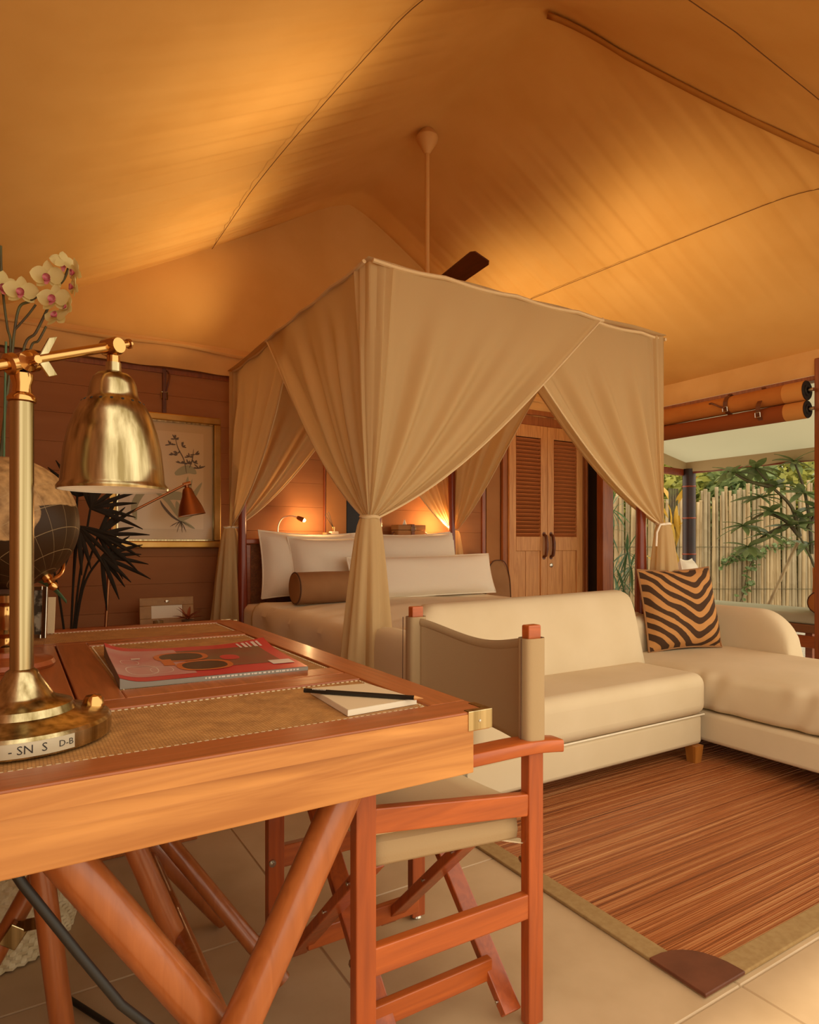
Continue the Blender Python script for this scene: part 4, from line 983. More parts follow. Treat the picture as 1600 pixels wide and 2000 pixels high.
for p, fz, tl_, s in (((.079,2.002,1.779), 0, .1, 1.0), ((.017,2.040,1.738), .15, -.05, 1.0), ((.095,1.992,1.717), -.2, -.15, 1.05), ((.144,1.962,1.793), -.95, .1, .85), ((.115,1.980,1.821), -2.6, .3, .8),
                      ((.142,1.964,1.754), -1.1, 0, .85), ((-.027,2.067,1.752), .5, .05, 1.0), ((.103,1.995,1.672), -.5, -.5, .95), ((.127,1.980,1.700), -.9, -.2, .75)):
    if first is None:
        first = obj('flower', fp, M['petal'], oc); lp = obj('lip', fl, M['lip'], first); f_ = first
    else:
        f_ = first.copy(); COL.objects.link(f_); c_ = lp.copy(); COL.objects.link(c_); c_.parent = f_
    f_.location = Vector(p)-Vector(oc.location); f_.rotation_euler = (tl_, 0, -math.radians(20)+fz); f_.scale = (s, s, s)
first.data.transform(Matrix.Translation(Vector(oc.location))); lp.data.transform(Matrix.Translation(Vector(oc.location)))
for a in (.3, 1.8, 3.6, 5.0):
    def lf(u, v, a=a):
        l = .17*v; w = .05*math.sin(PI*min(1, .1+.9*v))*(u-.5); return (-.03+math.cos(a)*l-math.sin(a)*w, 2.12+math.sin(a)*l+math.cos(a)*w, .94+.10*v-.16*v*v+abs(u-.5)*.02)
    obj('leaf', MB().grid(lf, 4, 10), M['leafp'], oc, solid=.002)

# ------------------------------------------------------------------ wall picture, hanging strap, console items by the back wall
WYP = YB-.03
pt = thing('framed_picture', (.925, YB, 1.02), 'gold framed botanical orchid print on the brown wall', 'picture')
X0, X1, Z0, Z1 = .545, 1.305, 1.022, 1.978
fr = MB()
for d in ((X0, X1, Z0, Z0+.05), (X0, X1, Z1-.05, Z1), (X0, X0+.05, Z0+.05, Z1-.05), (X1-.05, X1, Z0+.05, Z1-.05)): fr.box(d[0], d[1], WYP-.012, YB-.001, d[2], d[3])
obj('frame', fr, M['gold'], pt, smooth=False, bevel=.008, seg=2)
fl_ = MB()
for d in ((X0+.05, X1-.05, Z0+.05, Z0+.062), (X0+.05, X1-.05, Z1-.062, Z1-.05), (X0+.05, X0+.062, Z0+.062, Z1-.062), (X1-.062, X1-.05, Z0+.062, Z1-.062)): fl_.box(d[0], d[1], WYP-.004, YB-.002, d[2], d[3])
obj('fillet', fl_, M['brass'], pt, smooth=False, bevel=.002)
obj('mount', MB().box(X0+.06, X1-.06, WYP+.006, WYP+.012, Z0+.06, Z1-.06), M['mat'], pt, smooth=False)
pp = obj('paper', MB().box(X0+.135, X1-.125, WYP+.003, WYP+.006, Z0+.135, Z1-.125), M['print'], pt, smooth=False)
def flat_leaf(path, w, yy):
    P = smooth_path([(x, yy, z) for x, z in path], 6); n = len(P); L, R = [], []
    for i, p in enumerate(P):
        d = (P[min(i+1, n-1)]-P[max(i-1, 0)]).normalized(); nn = Vector((-d.z, 0, d.x)); t = i/(n-1); ww = w*math.sin(PI*min(.999, .06+.94*t))**.8+.0012
        L.append(p+nn*ww/2); R.append(p-nn*ww/2)
    return MB().add(L+R, [(i, i+1, n+i+1, n+i) for i in range(n-1)])
yy = WYP+.0022; g = MB()
for path, w in (([(.72,1.22),(.71,1.32),(.77,1.42),(.86,1.45)], .045), ([(1.0,1.25),(.93,1.36),(.84,1.42)], .03), ([(1.02,1.22),(1.01,1.28),(.99,1.36)], .045), ([(.91,1.37),(.97,1.395),(1.03,1.39),(1.08,1.365)], .06), ([(1.02,1.22),(1.10,1.38),(1.17,1.50)], .035),
                ([(1.02,1.22),(1.05,1.38),(1.07,1.54)], .035), ([(.98,1.55),(1.07,1.59),(1.13,1.56)], .06), ([(1.02,1.22),(1.10,1.28),(1.16,1.30)], .05), ([(1.02,1.22),(1.07,1.19),(1.12,1.16)], .02), ([(1.0,1.24),(1.05,1.33),(1.10,1.52)], .03)):
    yy -= .00012; q = flat_leaf(path, w, yy); g.add(q.v, q.f)
obj('print_leaves', g, M['inkg'], pp, smooth=False)
g = MB(); random.seed(11)
for path, w in (([(1.02,1.21),(.96,1.25),(.90,1.32),(.88,1.36)], .016), ([(1.06,1.56),(1.04,1.66),(1.0,1.74),(.98,1.82)], .006), ([(1.08,1.60),(1.10,1.66),(1.11,1.74)], .006)):
    q = flat_leaf(path, w, yy-.0003); g.add(q.v, q.f)
for bx, bz, sc_ in ((.98,1.80,1), (.95,1.76,1), (1.03,1.75,1), (1.0,1.70,1), (.97,1.69,.9), (1.08,1.68,1), (1.12,1.70,1), (1.02,1.63,1.1), (1.07,1.63,.9), (1.15,1.60,1.2), (1.11,1.64,.8)):
    for k in range(6):
        a = random.uniform(-.3, PI+.3); L = random.uniform(.02, .04)*sc_
        q = flat_leaf([(bx, bz), (bx+math.cos(a)*L*.6, bz+math.sin(a)*L*.6), (bx+math.cos(a)*L, bz+math.sin(a)*L)], .008, yy-.0004-k*.00002); g.add(q.v, q.f)
for k in range(14):
    a = -PI/2+random.uniform(-1.1, 1.1); L = random.uniform(.04, .09); q = flat_leaf([(1.02, 1.215), (1.02+math.cos(a)*L*.6, 1.215+math.sin(a)*L*.5), (1.02+math.cos(a)*L, 1.215+math.sin(a)*L)], .0025, yy-.0002); g.add(q.v, q.f)
obj('print_flowers', g, M['inkd'], pp, smooth=False)
hs = thing('hanging_strap', (.911, YB, 1.98), 'dark leather strap with buckle hanging above the botanical picture', 'strap')
obj('band', MB().box(.897, .925, YB-.012, YB-.004, 1.98, 2.30).box(.900, .912, YB-.02, YB-.012, 1.98, 2.27), M['leather'], hs, smooth=False, bevel=.002)
obj('loop', MB().tube(smooth_path([(.925,YB-.015,2.14),(.935,YB-.03,2.20),(.945,YB-.02,2.26),(.925,YB-.012,2.285)]), .006, 6), M['leather'], hs)
obj('buckle', MB().tube([(.890,YB-.016,2.13),(.932,YB-.016,2.13),(.932,YB-.016,2.08),(.890,YB-.016,2.08),(.890,YB-.016,2.13)], .004, 6), M['brass'], hs)

# low luggage bench by the wall carrying the small frame and plants
lb = thing('luggage_bench', (.70, 4.55, 0), 'low wooden bench along the brown wall behind the desk', 'bench')
obj('top', MB().box(.05, 1.2, 4.34, 4.78, .47, .50), M['headwood'], lb, smooth=False, bevel=.005)
for x in (.10, 1.15):
    for y in (4.39, 4.73): obj('leg', MB().box(x-.025, x+.025, y-.025, y+.025, 0, .47), M['headwood'], lb, smooth=False, bevel=.004)
sfm = thing('tabletop_frame', (.885, 4.60, .50), 'tan leather photo frame with small oval emblem by the wall', 'frame')
RM = Matrix.Translation((.885, 4.60, .50)) @ Matrix.Rotation(-.12, 4, 'X')
f_ = MB()
for d in ((-.175, .175, 0, .05), (-.175, .175, .135, .19), (-.175, -.10, .05, .135), (.10, .175, .05, .135)): f_.box(d[0], d[1], -.008, .008, d[2], d[3])
obj('frame', f_.xf(RM), M['frametan'], sfm, smooth=False, bevel=.004)
obj('photo', MB().box(-.10, .10, -.002, .004, .05, .135).xf(RM), M['paper'], sfm, smooth=False)
obj('emblem', MB().lathe([(0,.004),(.010,.003),(.013,0)], 20, RM @ Matrix.Translation((0, -.008, .163)) @ Matrix.Rotation(PI/2, 4, 'X') @ Matrix.Diagonal((1.35, .8, 1, 1))), M['silver'], sfm)
obj('prop', MB().bar(RM @ Vector((0,.01,.12)), (.885, 4.70, .502), .05, .006), M['leather'], sfm, smooth=False)
def spiky(T, c, n, L, w, m, up=(.3, 1.2), seed=1, droop=.3, name='leaf'):
    random.seed(seed)
    for k in range(n):
        a = 2*PI*k/n+random.uniform(-.3, .3); el = random.uniform(*up); LL = L*random.uniform(.75, 1.1)
        d = Vector((math.cos(a)*math.cos(el), math.sin(a)*math.cos(el), math.sin(el)))
        sd = Vector((-math.sin(a), math.cos(a), 0))
        def f(u, v): 
            p = Vector(c)+d*LL*v+Vector((0,0,-droop*LL*v*v)); ww = w*math.sin(PI*min(.98, .15+.85*v))**.8
            return tuple(p+sd*ww*(u-.5)+Vector((0,0,abs(u-.5)*ww*.5)))
        obj(name, MB().grid(f, 2, 7), m, T)
br_ = thing('bromeliad', (.985, 4.44, .50), 'small reddish bromeliad in front of the tan leather frame', 'plant')
obj('pot', MB().lathe([(0,.5005),(.03,.5005),(.035,.505),(.042,.55),(.036,.55),(0,.545)], 18, c=(.985, 4.44, 0)), M['ceramic'], br_)
spiky(br_, (.985, 4.44, .55), 14, .13, .02, M['brom'], seed=4, droop=.25)
obj('candle_cup', MB().lathe([(0,.5005),(.03,.5005),(.032,.51),(.032,.555),(.027,.555),(.025,.53),(0,.53)], 18, c=(.80, 4.45, 0)), M['glassb'], base=(.80, 4.45, .50), label='tiny brown glass cup left of the bromeliad', cat='cup')

# copper floor lamp
fl2 = thing('floor_lamp', (.44, 4.25, 0), 'slim copper reading floor lamp in front of the botanical picture', 'lamp')
obj('base', MB().lathe([(0,0),(.13,0),(.135,.008),(.13,.02),(.03,.03),(.014,.045),(0,.045)], 32, c=(.44, 4.25, 0)), M['copper'], fl2)
obj('pole', MB().tube([(.44,4.25,.03),(.505,4.30,1.184)], .0095, 12), M['copper'], fl2)
obj('joint', MB().tube([(.49,4.29,1.185),(.525,4.31,1.19)], .020, 12).tube([(.505,4.27,1.186),(.508,4.33,1.188)], .014, 10), M['copper'], fl2)
obj('arm', MB().tube([(.44,4.30,1.145),(.505,4.30,1.186),(.945,4.30,1.438)], .0075, 10), M['copper'], fl2)
hd = Vector((.945,4.30,1.435)); dn = Vector((.16,-.05,-1)).normalized(); hq = Matrix.Translation(hd) @ dn.to_track_quat('Z','Y').to_matrix().to_4x4()
hs_ = obj('shade', MB().lathe([(0,-.005),(.012,-.005),(.014,.02),(.028,.03),(.036,.055),(.041,.075),(.055,.105),(.073,.15),(.085,.195),(.0875,.20)], 32, hq), M['copper'], fl2)
obj('shade_lining', MB().lathe([(0,.03),(.026,.034),(.040,.078),(.053,.106),(.071,.15),(.083,.195)], 28, hq), M['white'], hs_)
obj('head_joint', MB().tube([hd+Vector((-.02,0,-.005)), hd+Vector((.025,0,.01))], .013, 10), M['copper'], fl2)

# dark fan palm behind the globe
pm = thing('potted_palm', (.26, 4.02, 0), 'dark fan palm with narrow leaves behind the globe', 'plant')
obj('pot', MB().lathe([(0,0.001),(.13,.001),(.14,.02),(.17,.36),(.18,.38),(.165,.38),(.15,.34),(0,.33)], 28, c=(.26, 4.02, 0)), M['ceramic'], pm)
random.seed(21)
for hub, top, dirn in (((.40,4.0,1.10), .5, (.9,.2,.1)), ((.36,3.98,1.25), .3, (.75,.1,.75)), ((.30,3.98,1.15), .4, (.25,-.2,-.9)), ((.30,4.05,1.32), .4, (.15,.1,1)), ((.12,4.0,1.2), .3, (-.7,.1,.5)), ((.42,4.02,.98), .3, (.9,.2,-.35))):
    obj('stem', MB().tube(smooth_path([(.26,4.02,.33), (lerp(.26,hub[0],.4),4.01,.8), hub]), .006, 6), M['leafd'], pm)
    D = Vector(dirn).normalized(); S = D.cross(Vector((0,1,0))).normalized(); Nn = S.cross(D)
    for k in range(9):
        a = (k-4)*.27+random.uniform(-.06, .06); d = (D*math.cos(a)+S*math.sin(a)+Nn*random.uniform(-.15,.15)).normalized(); L = random.uniform(.20, .30); sd = d.cross(Vector((0,1,.2))).normalized()
        def f(u, v, d=d, L=L, sd=sd): return tuple(Vector(hub)+d*L*v+Vector((0,0,-.10*L*v*v))+sd*.024*math.sin(PI*min(.97,.12+.88*v))**.7*(u-.5)+Vector((0,-.004*(1-abs(u-.5)*2),0)))
        obj('leaf', MB().grid(f, 2, 7), M['leafd'], pm)

# ------------------------------------------------------------------ headboard shelf items
def reading_lamp(x, flip, label, on):
    T = thing('reading_lamp', (x, 4.74, 1.09), label, 'lamp', 'gooseneck reading lamps')
    obj('base', MB().lathe([(0,1.0905),(.028,1.0905),(.028,1.10),(.008,1.108),(0,1.108)], 20, c=(x, 4.74, 0)), M['steel'], T)
    P = smooth_path([(x,4.74,1.10),(x-.002,4.74,1.18),(x+.03*flip,4.735,1.245),(x+.09*flip,4.72,1.265),(x+.15*flip,4.71,1.252)])
    obj('neck', MB().tube(P, .0055, 8), M['steel'], T)
    e = Vector((x+.15*flip,4.71,1.252)); d = Vector((.75*flip,-.45,-.38)).normalized(); MM = Matrix.Translation(e) @ d.to_track_quat('Z','Y').to_matrix().to_4x4()
    hd_ = obj('head', MB().lathe([(0,-.01),(.012,-.01),(.016,0),(.020,.045),(.018,.045),(.014,.01)], 18, MM), M['copper'], T)
    obj('bulb', MB().lathe([(0,.062),(.008,.060),(.014,.052),(.016,.03),(0,.028)], 16, MM), M['bulb'], hd_)
    light('reading_glow', 'POINT', MM @ Vector((0,0,.09)), on, (1, .60, .25), shadow_soft_size=.02)
reading_lamp(1.72, 1, 'lit gooseneck reading lamp over the left pillows', 5.0)
reading_lamp(3.40, -1, 'lit reading lamp glowing beside the right bed post', 7.0)
rd = thing('reed_diffuser', (2.16, 4.70, 1.09), 'small reed diffuser bottle on the headboard', 'diffuser')
obj('bottle', MB().box(2.135, 2.20, 4.68, 4.735, 1.0905, 1.15), M['paper'], rd, smooth=False, bevel=.006)
obj('neck', MB().lathe([(.012,1.15),(.012,1.175),(.014,1.176),(.014,1.185),(0,1.185)], 14, c=(2.168, 4.708, 0)), M['brassp'], rd)
for k in range(3): obj('reed', MB().tube([(2.168,4.708,1.17), (2.12-.012*k,4.70+.01*k,1.305-.01*k)], .002, 5), M['black'], rd)
gb = obj('glass_tumbler', MB().lathe([(0,1.0905),(.024,1.0905),(.027,1.095),(.029,1.14),(.026,1.14),(.024,1.10),(0,1.10)], 18, c=(2.10, 4.70, 0)), M['glassb'], base=(2.10,4.70,1.09), label='small amber glass beside the reed diffuser', cat='glass')
tb = thing('tissue_box', (2.87, 4.70, 1.09), 'tan leather tissue box with buckled strap on the headboard', 'box')
obj('body', MB().box(2.73, 3.0, 4.65, 4.77, 1.0905, 1.165).box(2.728, 3.002, 4.648, 4.772, 1.167, 1.21), M['boltan'], tb, smooth=False, bevel=.005)
obj('strap', MB().box(2.855, 2.885, 4.64, 4.649, 1.10, 1.212).box(2.855, 2.885, 4.64, 4.76, 1.211, 1.216), M['leather'], tb, smooth=False, bevel=.002)
obj('buckle', MB().tube([(2.85,4.637,1.19),(2.89,4.637,1.19),(2.89,4.637,1.155),(2.85,4.637,1.155),(2.85,4.637,1.19)], .003, 6), M['brass'], tb)
obj('tissue', MB().grid(lambda u, v: (2.82+.04*(u-.5)*(1-v*.8), 4.70+.03*math.sin(u*6)*(1-v)*.3, 1.21+.045*v), 6, 5), M['white'], tb, solid=.001)
for s in (2.715, 3.015): obj('handle', MB().tube([(s, 4.69, 1.15), (s+(.02 if s > 2.8 else -.02), 4.69, 1.14), (s+(.02 if s > 2.8 else -.02), 4.69, 1.11), (s, 4.69, 1.10)], .007, 8), M['leather'], tb)

# ------------------------------------------------------------------ ceiling fan
fx, fy = 2.40, 3.70; fz = roof_z(fx, fy, False)
fan = thing('ceiling_fan', (fx, fy, fz), 'ceiling fan with long rod and dark wooden blades above the bed', 'fan')
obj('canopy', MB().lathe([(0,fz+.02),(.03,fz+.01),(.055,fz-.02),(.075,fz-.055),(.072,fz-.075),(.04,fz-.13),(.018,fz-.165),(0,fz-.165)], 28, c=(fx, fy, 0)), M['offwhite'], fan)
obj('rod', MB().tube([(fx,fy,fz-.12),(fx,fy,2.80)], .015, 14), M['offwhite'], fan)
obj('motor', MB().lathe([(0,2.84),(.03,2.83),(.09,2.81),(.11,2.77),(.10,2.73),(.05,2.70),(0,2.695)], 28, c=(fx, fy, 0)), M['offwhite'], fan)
hk = MB().tube([(fx,fy,fz-.02),(fx,fy,fz+.02)], .02, 8); obj('hook', hk, M['black'], fan)
for k in range(3):
    a = math.radians(-96+120*k); R = Matrix.Translation((fx,fy,2.725)) @ Matrix.Rotation(a, 4, 'Z') @ Matrix.Rotation(math.radians(-24), 4, 'X')
    obj('blade', MB().poly([(.17,-.055,0),(.30,-.065,0),(.665,-.068,0),(.70,-.05,0),(.705,.05,0),(.68,.066,0),(.30,.060,0),(.17,.05,0)], (0,0,.008)).xf(R), M['fanblade'], fan, smooth=False)
    obj('blade_arm', MB().bar(R @ Vector((.08,0,.0)), R @ Vector((.22,0,.0)), .04, .006), M['steel'], fan, smooth=False)

# ------------------------------------------------------------------ rolled blinds in the open side
def blind(zc, r, y0, y1, label, mm):
    T = thing('rolled_blind', (5.0, (y0+y1)/2, zc), label, 'blind', 'rolled canvas blinds')
    def f(u, v):
        y = lerp(y0, y1, v); a = 2*PI*u; return (5.0+r*math.cos(a)*(1+.02*math.sin(y*6)), y, zc+r*math.sin(a)*(1+.02*math.sin(y*5+1)))
    obj('cloth_roll', MB().grid(f, 24, 40, cu=True), mm, T)
    obj('light_end', MB().tube([(5.0,y0+.001,zc),(5.0,y0+.15,zc)], r*1.03, 24, cap=False), M['blindl'], T)
    obj('roll_end', MB().lathe([(0,0),(r*.35,0),(r*.36,-.012),(r*.6,-.012),(r*.62,-.004),(r*.98,-.004),(r*.98,.01)], 24, Matrix.Translation((5.0,y0,zc)) @ Matrix.Rotation(-PI/2, 4, 'X')), M['black'], T)
    obj('roller', MB().tube([(5.0,y0-.05,zc),(5.0,y0+.02,zc)], .014, 10), M['steel'], T)
    return T
b1 = blind(2.185, .072, 2.555, 4.52, 'upper rolled canvas blind below the dark rail', M['blind'])
b2 = blind(2.045, .064, 2.55, 4.52, 'lower rolled brown canvas blind under the first roll', M['blindd'])
def strap(T, y, zt, z0, r, tail):
    P = [(5.0-(r+.006)*math.cos(a), y, z0+(r+.006)*math.sin(a)) for a in [PI*.75-k*(PI*1.35)/14 for k in range(15)]]
    mb = MB()
    for i in range(len(P)-1): mb.bar(P[i], P[i+1], .034, .004, up=(0,1,0)) if False else mb.add([(P[i][0],y-.017,P[i][2]),(P[i][0],y+.017,P[i][2]),(P[i+1][0],y+.017,P[i+1][2]),(P[i+1][0],y-.017,P[i+1][2])],[(0,1,2,3)])
    mb.add([(4.985,y-.017,zt),(4.985,y+.017,zt),(P[0][0],y+.017,P[0][2]),(P[0][0],y-.017,P[0][2])],[(0,1,2,3)])
    s = obj('strap', mb, M['leather'], T, solid=.005, smooth=False)
    if tail: obj('strap_tail', MB().tube(smooth_path([(5.0-r-.01,y,z0-.03),(5.0-r-.025,y+.04,z0-.015),(5.0-r-.03,y+.10,z0+.02),(5.0-r-.02,y+.13,z0+.022)]), [.008]*18+[.005], 6), M['leather'], s)
    obj('buckle', MB().tube([(5.0-r-.012,y-.02,z0-.025),(5.0-r-.012,y+.02,z0-.025),(5.0-r-.006,y+.02,z0-.06),(5.0-r-.006,y-.02,z0-.06),(5.0-r-.012,y-.02,z0-.025)], .0035, 6), M['steel'], s)
strap(b1, 3.15, 2.27, 2.185, .072, True); strap(b1, 4.1, 2.27, 2.185, .072, False); strap(b2, 2.87, 2.27, 2.09, .088, False)

# ------------------------------------------------------------------ outside: porch, bench
pr_ = thing('porch_awning', (5.85, 3.3, 1.9), 'pale cloth porch awning with hanging border outside', 'awning')
def pro(u, v):
    x = lerp(5.12, 6.55, u); y = lerp(1.3, 4.67, v); return (x, y, lerp(2.36, 1.975, u)-.03*math.sin(PI*u)*math.sin(v*9)-.02*math.sin(PI*u))
obj('roof_cloth', MB().grid(pro, 16, 30), M['porchcloth'], pr_)
obj('border', MB().grid(lambda u, v: (6.55, lerp(1.3, 4.67, u), lerp(1.985, 1.86+.006*math.sin(u*40), v)), 60, 3).grid(lambda u, v: (lerp(5.15, 6.55, u), 4.67, lerp(lerp(2.36,1.985,u), lerp(2.14,1.86,u), v)), 30, 3), M['porchval'], pr_)
obj('beam', MB().bar((5.12,4.70,1.90),(6.6,4.70,1.86),.06,.07).bar((6.58,1.3,1.88),(6.58,4.73,1.87),.05,.05), M['bedwood'], pr_, smooth=False)
bp_ = thing('bamboo_post', (6.58, 4.65, -.1), 'dark brown bamboo post carrying the porch awning', 'post')
obj('cane', MB().tube([(6.58,4.65,-.1),(6.58,4.65,1.90)], .072, 20), M['bambood'], bp_)
for z in (.45, .93, 1.34, 1.70): obj('node_ring', MB().tube([(6.58,4.65,z-.008),(6.58,4.65,z),(6.58,4.65,z+.008)], [.074,.077,.074], 20), M['bambring'], bp_)
bn = thing('porch_bench', (5.72, 3.3, -.1), 'wooden porch bench with a pale green seat pad outside', 'bench')
obj('seat_pad', MB().box(5.46, 5.98, 1.6, 4.35, .40, .49), M['benchpad'], bn, bevel=.025, seg=4)
obj('seat_frame', MB().box(5.45, 5.97, 1.6, 4.35, .33, .40), mat('bench_cloth', '#8a5a34', .8), bn, smooth=False, bevel=.01)
obj('front_board', MB().box(5.44, 5.48, 1.6, 4.35, .215, .31), M['benchwood'], bn, smooth=False, bevel=.005)
for y in (1.7, 3.0, 4.25):
    for x in (5.50, 5.93): obj('leg', MB().box(x-.03, x+.03, y-.03, y+.03, -.1, .33), M['benchwood'], bn, smooth=False, bevel=.004)
put_pillow('porch_cushion', .40, .42, .15, (5.62, 3.92, .49), .35, .18, .02, M['linen'], 'white cushion standing on the porch bench behind the bed curtain', 'cushion', seed=8)
bolster('porch_bolster', (5.62, 2.72, .585), .09, .40, (1, .25, 0), M['orange'], 'round brown bolster on the porch bench at right edge')
put_pillow('porch_cushion', .42, .40, .15, (5.80, 2.70, .49), -1.2, .5, 0, M['orange'], 'orange cushion leaning behind the bolster on the porch bench', 'cushion', seed=9)

# ------------------------------------------------------------------ bamboo fence
A, B = Vector((6.0, 6.881, 0)), Vector((11.2, 3.708, 0)); FD = (B-A).normalized(); FN = Vector((FD.y, -FD.x, 0))
if FN.dot(Vector((0,0,0))-A) < 0: FN = -FN
fc = thing('bamboo_fence', tuple((A+B)/2+Vector((0,0,-.1))), 'tall fence of upright weathered bamboo canes across the garden', 'fence')
random.seed(5); cane_meshes = []
for v in range(6):
    mb = MB(); r = .031; pts = []; rs = []; z = 0
    while z < 1.95:
        pts += [(0,0,z),(0,0,z+.012),(0,0,z+.024)]; rs += [r, r*1.10, r]; z += random.uniform(.22, .34)
    pts.append((0,0,1.95)); rs.append(r)
    bend = random.uniform(-.02, .02); mb.tube([(bend*math.sin(p[2]*1.6), 0, p[2]) for p in pts], rs, 9)
    me = bpy.data.meshes.new('cane'); me.from_pydata(mb.v, [], mb.f); me.shade_smooth(); me.materials.append(M['bamboo' if v % 2 else 'bamboo2']); cane_meshes.append(me)
s = 0; L_ = (B-A).length
while s < L_:
    p = A+FD*s+FN*random.uniform(-.012, .012)
    o = bpy.data.objects.new('bamboo_cane', random.choice(cane_meshes)); COL.objects.link(o); o.parent = fc
    hz = random.uniform(.90, 1.0)-.05*math.sin(s*1.1)*.8; o.location = p+Vector((0,0,-.1))-Vector(fc.location); k = random.uniform(.58, .84); o.scale = (k, k, hz); o.rotation_euler = (random.uniform(-.012,.012), random.uniform(-.012,.012), random.uniform(0,6.28))
    s += .053*k*random.uniform(.95, 1.08)
for z in (.42, 1.0): obj('wire', MB().tube([A+FN*.036+Vector((0,0,z)), B+FN*.036+Vector((0,0,z))], .004, 5), M['stem'], fc)

# ------------------------------------------------------------------ garden plants
def leaf_mesh(name, L, W, m, fold=.15, droop=.15, n=5, shape=1.0):
    mb = MB(); mb.grid(lambda u, v: ((u-.5)*W*math.sin(PI*min(.985, .07+.93*v))**shape, L*v, -droop*L*v*v+abs(u-.5)*W*fold), 2, n)
    me = bpy.data.meshes.new(name); me.from_pydata(mb.v, [], mb.f); me.shade_smooth(); me.materials.append(m); return me
big = leaf_mesh('leaf', .23, .075, M['leaf'], droop=.25); narrow = leaf_mesh('leaf', .36, .036, M['leafp'], droop=.25); yel = leaf_mesh('leaf', .55, .10, M['leafy'], droop=.4)
def add_leaf(T, me, p, d, roll=0, s=1):
    o = bpy.data.objects.new('leaf', me); COL.objects.link(o); o.parent = T; o.location = Vector(p)-Vector(T.location)
    d = Vector(d).normalized(); q = d.to_track_quat('Y', 'Z'); o.rotation_mode = 'QUATERNION'; o.rotation_quaternion = q @ Euler((0, roll, 0)).to_quaternion(); o.scale = (s, s, s)
tr = thing('garden_tree', (6.78, 3.22, -.1), 'small tree with clusters of long glossy leaves by the porch', 'tree')
random.seed(9)
limbs = [[(6.78,3.22,-.1),(6.72,3.27,.5),(6.62,3.34,.90),(6.52,3.40,1.12)], [(6.52,3.40,1.12),(6.40,3.48,1.28),(6.22,3.58,1.34),(6.05,3.68,1.22)], [(6.52,3.40,1.12),(6.46,3.44,1.40),(6.30,3.54,1.60),(6.16,3.62,1.78)],
         [(6.62,3.34,.95),(6.62,3.36,1.3),(6.58,3.40,1.62),(6.50,3.44,1.85)], [(6.46,3.44,1.25),(6.28,3.55,1.16),(6.10,3.66,1.02)], [(6.6,3.36,1.2),(6.75,3.30,1.5),(6.80,3.28,1.75)], [(6.30,3.54,1.60),(6.10,3.66,1.66),(5.98,3.74,1.74)]]
for P in limbs: obj('branch', MB().tube(smooth_path(P), [lerp(.022, .008, i/(len(smooth_path(P))-1)) for i in range(len(smooth_path(P)))], 7), M['stem'], tr)
tips = [(6.05,3.68,1.22),(6.16,3.62,1.78),(6.50,3.44,1.85),(6.10,3.66,1.02),(6.80,3.28,1.75),(5.98,3.74,1.74),(6.30,3.55,1.36),(6.35,3.52,1.62),(6.58,3.40,1.55),(6.28,3.56,1.14),(6.55,3.40,1.30),(6.68,3.34,1.40),(6.45,3.46,1.22),(6.62,3.36,1.05),(6.2,3.6,1.5)]
for p in tips:
    for k in range(11):
        a = 2*PI*k/11+random.uniform(-.3,.3); el = random.uniform(-.35, .6); add_leaf(tr, big, p, (math.cos(a)*math.cos(el), math.sin(a)*math.cos(el), math.sin(el)), random.uniform(-.4,.4), random.uniform(.8, 1.15))
obj('garden_stake', MB().tube([(6.10,3.72,-.1),(6.56,3.44,1.06)], .016, 8), M['bamboo'], base=(6.10,3.72,-.1), label='slanted bamboo cane propping the small garden tree', cat='stake')
gp = thing('garden_palm', (5.62, 4.95, -.1), 'green fan palm with narrow leaves beside the jamb outside', 'plant')
for hub in ((5.50,4.80,.72),(5.62,4.72,.95),(5.45,4.85,1.20),(5.48,4.82,1.42),(5.60,4.75,.55),(5.72,4.75,.80)):
    obj('stem', MB().tube(smooth_path([(5.62,4.95,-.1),(5.60,4.92,.35),hub]), .007, 6), M['leafp'], gp)
    for k in range(12):
        a = 2*PI*k/12+random.uniform(-.2,.2); v = Vector((math.cos(a)*.85, -.25+random.uniform(-.3,.3), math.sin(a))); add_leaf(gp, narrow, hub, v, 0, random.uniform(.6, .95))
yp = thing('heliconia', (7.15, 5.30, -.1), 'yellow and brown dry leaved plant behind the bamboo post', 'plant')
for k in range(16):
    a = random.uniform(0, 6.28); z = random.uniform(.6, 1.7); me = yel
    p = (7.15+random.uniform(-.10,.10), 5.30+random.uniform(-.1,.1), z); add_leaf(yp, me, p, (math.cos(a)*.35, math.sin(a)*.35, random.choice((-.9, .9))), random.uniform(-1,1), random.uniform(.6,1))
for k in range(4): obj('stem', MB().tube([(7.12+.03*k,5.30,-.1),(7.08+.05*k,5.28,1.75)], .014, 7), M['stem'], yp)
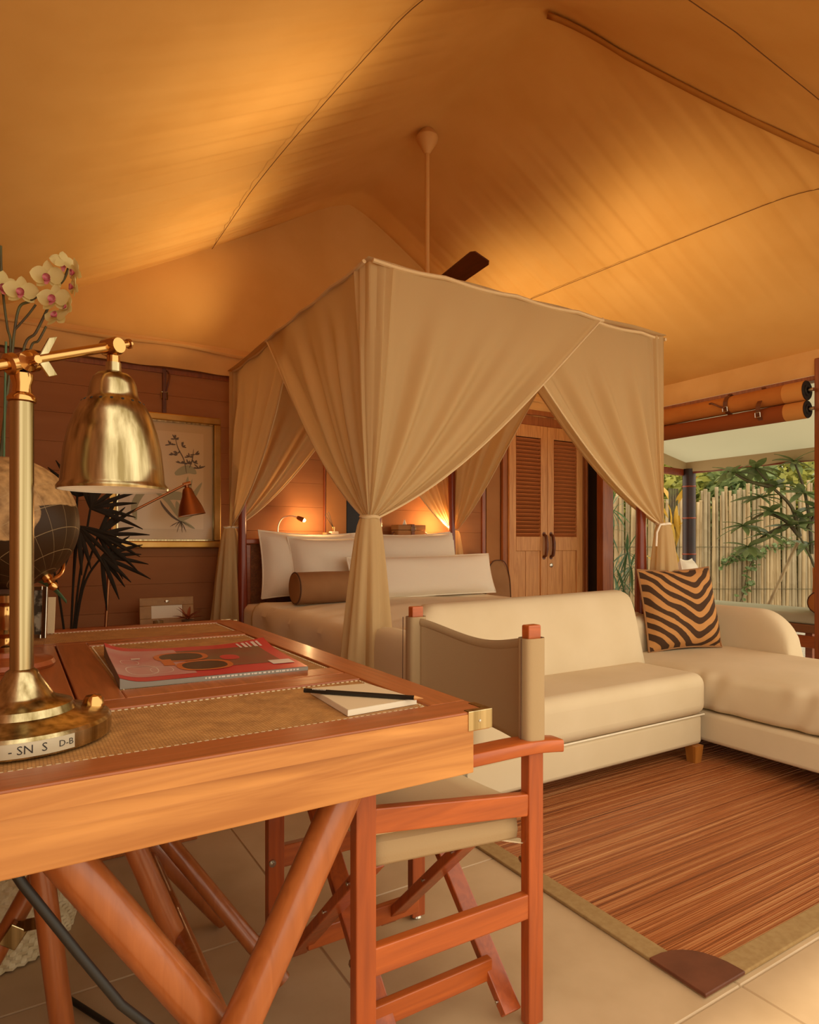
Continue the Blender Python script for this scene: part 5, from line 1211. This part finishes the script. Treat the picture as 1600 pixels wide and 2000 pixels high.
def foliage(name, c, rad, n, m, label, lsz, seed, cat='shrub', group='foliage beyond the bamboo fence', trunk=True):
    random.seed(seed); T = thing(name, (c[0], c[1], -.1), label, cat, group); mb = MB()
    for k in range(n):
        while True:
            d = Vector((random.uniform(-1,1), random.uniform(-1,1), random.uniform(-1,1)))
            if .25 < d.length < 1: break
        p = Vector(c)+Vector((d.x*rad[0], d.y*rad[1], d.z*rad[2])); 
        t = Vector((random.uniform(-1,1), random.uniform(-1,1), random.uniform(-.9,.5))).normalized(); b = t.orthogonal().normalized(); b.rotate(Matrix.Rotation(random.uniform(0,6), 3, t)); L = lsz*random.uniform(.6,1.3); w = L*.22
        mb.add([p, p+t*L*.5+b*w, p+t*L, p+t*L*.5-b*w], [(0,1,2,3)])
    obj('leaves', mb, m, T, smooth=False, kind='stuff')
    for k in range(3): obj('branch', MB().tube([(c[0]+.05*k,c[1],-.1),(c[0]+(k-1)*rad[0]*.3,c[1]+(k-1)*.1,c[2]),(c[0]+(k-1)*rad[0]*.5,c[1],c[2]+rad[2]*.7)], [.035,.025,.01], 6), M['stem'], T)
    return T
OUT = -FN
for i, (s, o_, z, rx, rz_, mm, lab) in enumerate(((1.2, .9, 1.2, .95, 1.35, 'hedge', 'yellow green shrub behind the fence nearest the wardrobe'), (2.5, 1.0, 1.2, 1.0, 1.45, 'hedge', 'light green shrub behind the fence left of the bamboo post'),
        (3.6, .9, 1.2, .9, 1.35, 'hedge2', 'bluish green shrub behind the fence right of the bamboo post'), (4.6, 1.1, 1.3, 1.0, 1.5, 'hedge', 'yellow green shrub behind the fence above its middle'), (5.7, 1.0, 1.2, 1.0, 1.5, 'hedge2', 'green shrub behind the fence and the garden tree'))):
    p = A+FD*s+OUT*o_; foliage('garden_shrub', (p.x, p.y, z), (rx, .6, rz_), 4200, M[mm], lab, .17, 30+i)
for i, (s, o_, z, lab) in enumerate(((1.0, 3.2, 3.0, 'tall tree far behind the fence nearest the wardrobe'), (3.3, 3.0, 3.0, 'tall tree far behind the fence beyond the bamboo post'), (5.6, 3.2, 3.0, 'tall tree far behind the fence at the right'), (8.0, 2.6, 2.8, 'tall tree behind the far right end of the fence'))):
    p = A+FD*s+OUT*o_; foliage('garden_tree', (p.x, p.y, z), (1.7, 1.0, 2.4), 4200, M['hedge' if i % 2 else 'hedge2'], lab, .26, 50+i, 'tree', 'trees far behind the fence')
vn = thing('climbing_vine', tuple(A+FD*3.1+Vector((0,0,-.1))), 'green vine creeping over the bamboo fence', 'vine')
random.seed(77)
vl = leaf_mesh('leaf', .07, .06, M['leaf'], droop=.1, n=3)
V0 = [(8.30,5.05,.02),(8.45,5.00,.35),(8.50,4.97,.65),(8.62,4.88,.92),(8.85,4.75,1.02),(9.0,4.66,1.10)]
V0 = [(Vector((x,y,0))-A).dot(FD) for x,y,z in V0], [z for x,y,z in V0]
VP = [tuple(A+FD*s+FN*.06+Vector((0,0,z))) for s, z in zip(*V0)]; VP2 = [tuple(Vector(VP[3])+FD*-.1*k+Vector((0,0,.02*k-.01*k*k))) for k in range(6)]
for P in (VP, VP2):
    Q = smooth_path(P, 10); obj('vine_stem', MB().tube(Q, .006, 5), M['stem'], vn)
    for q in Q:
        for k in range(2): add_leaf(vn, vl, q+FD*random.uniform(-.07,.07)+Vector((0,0,random.uniform(-.07,.07)))+FN*.02, FN*.7+FD*random.uniform(-1,1)+Vector((0,0,random.uniform(-1,.6))), random.uniform(-1,1), random.uniform(.6,1.3))
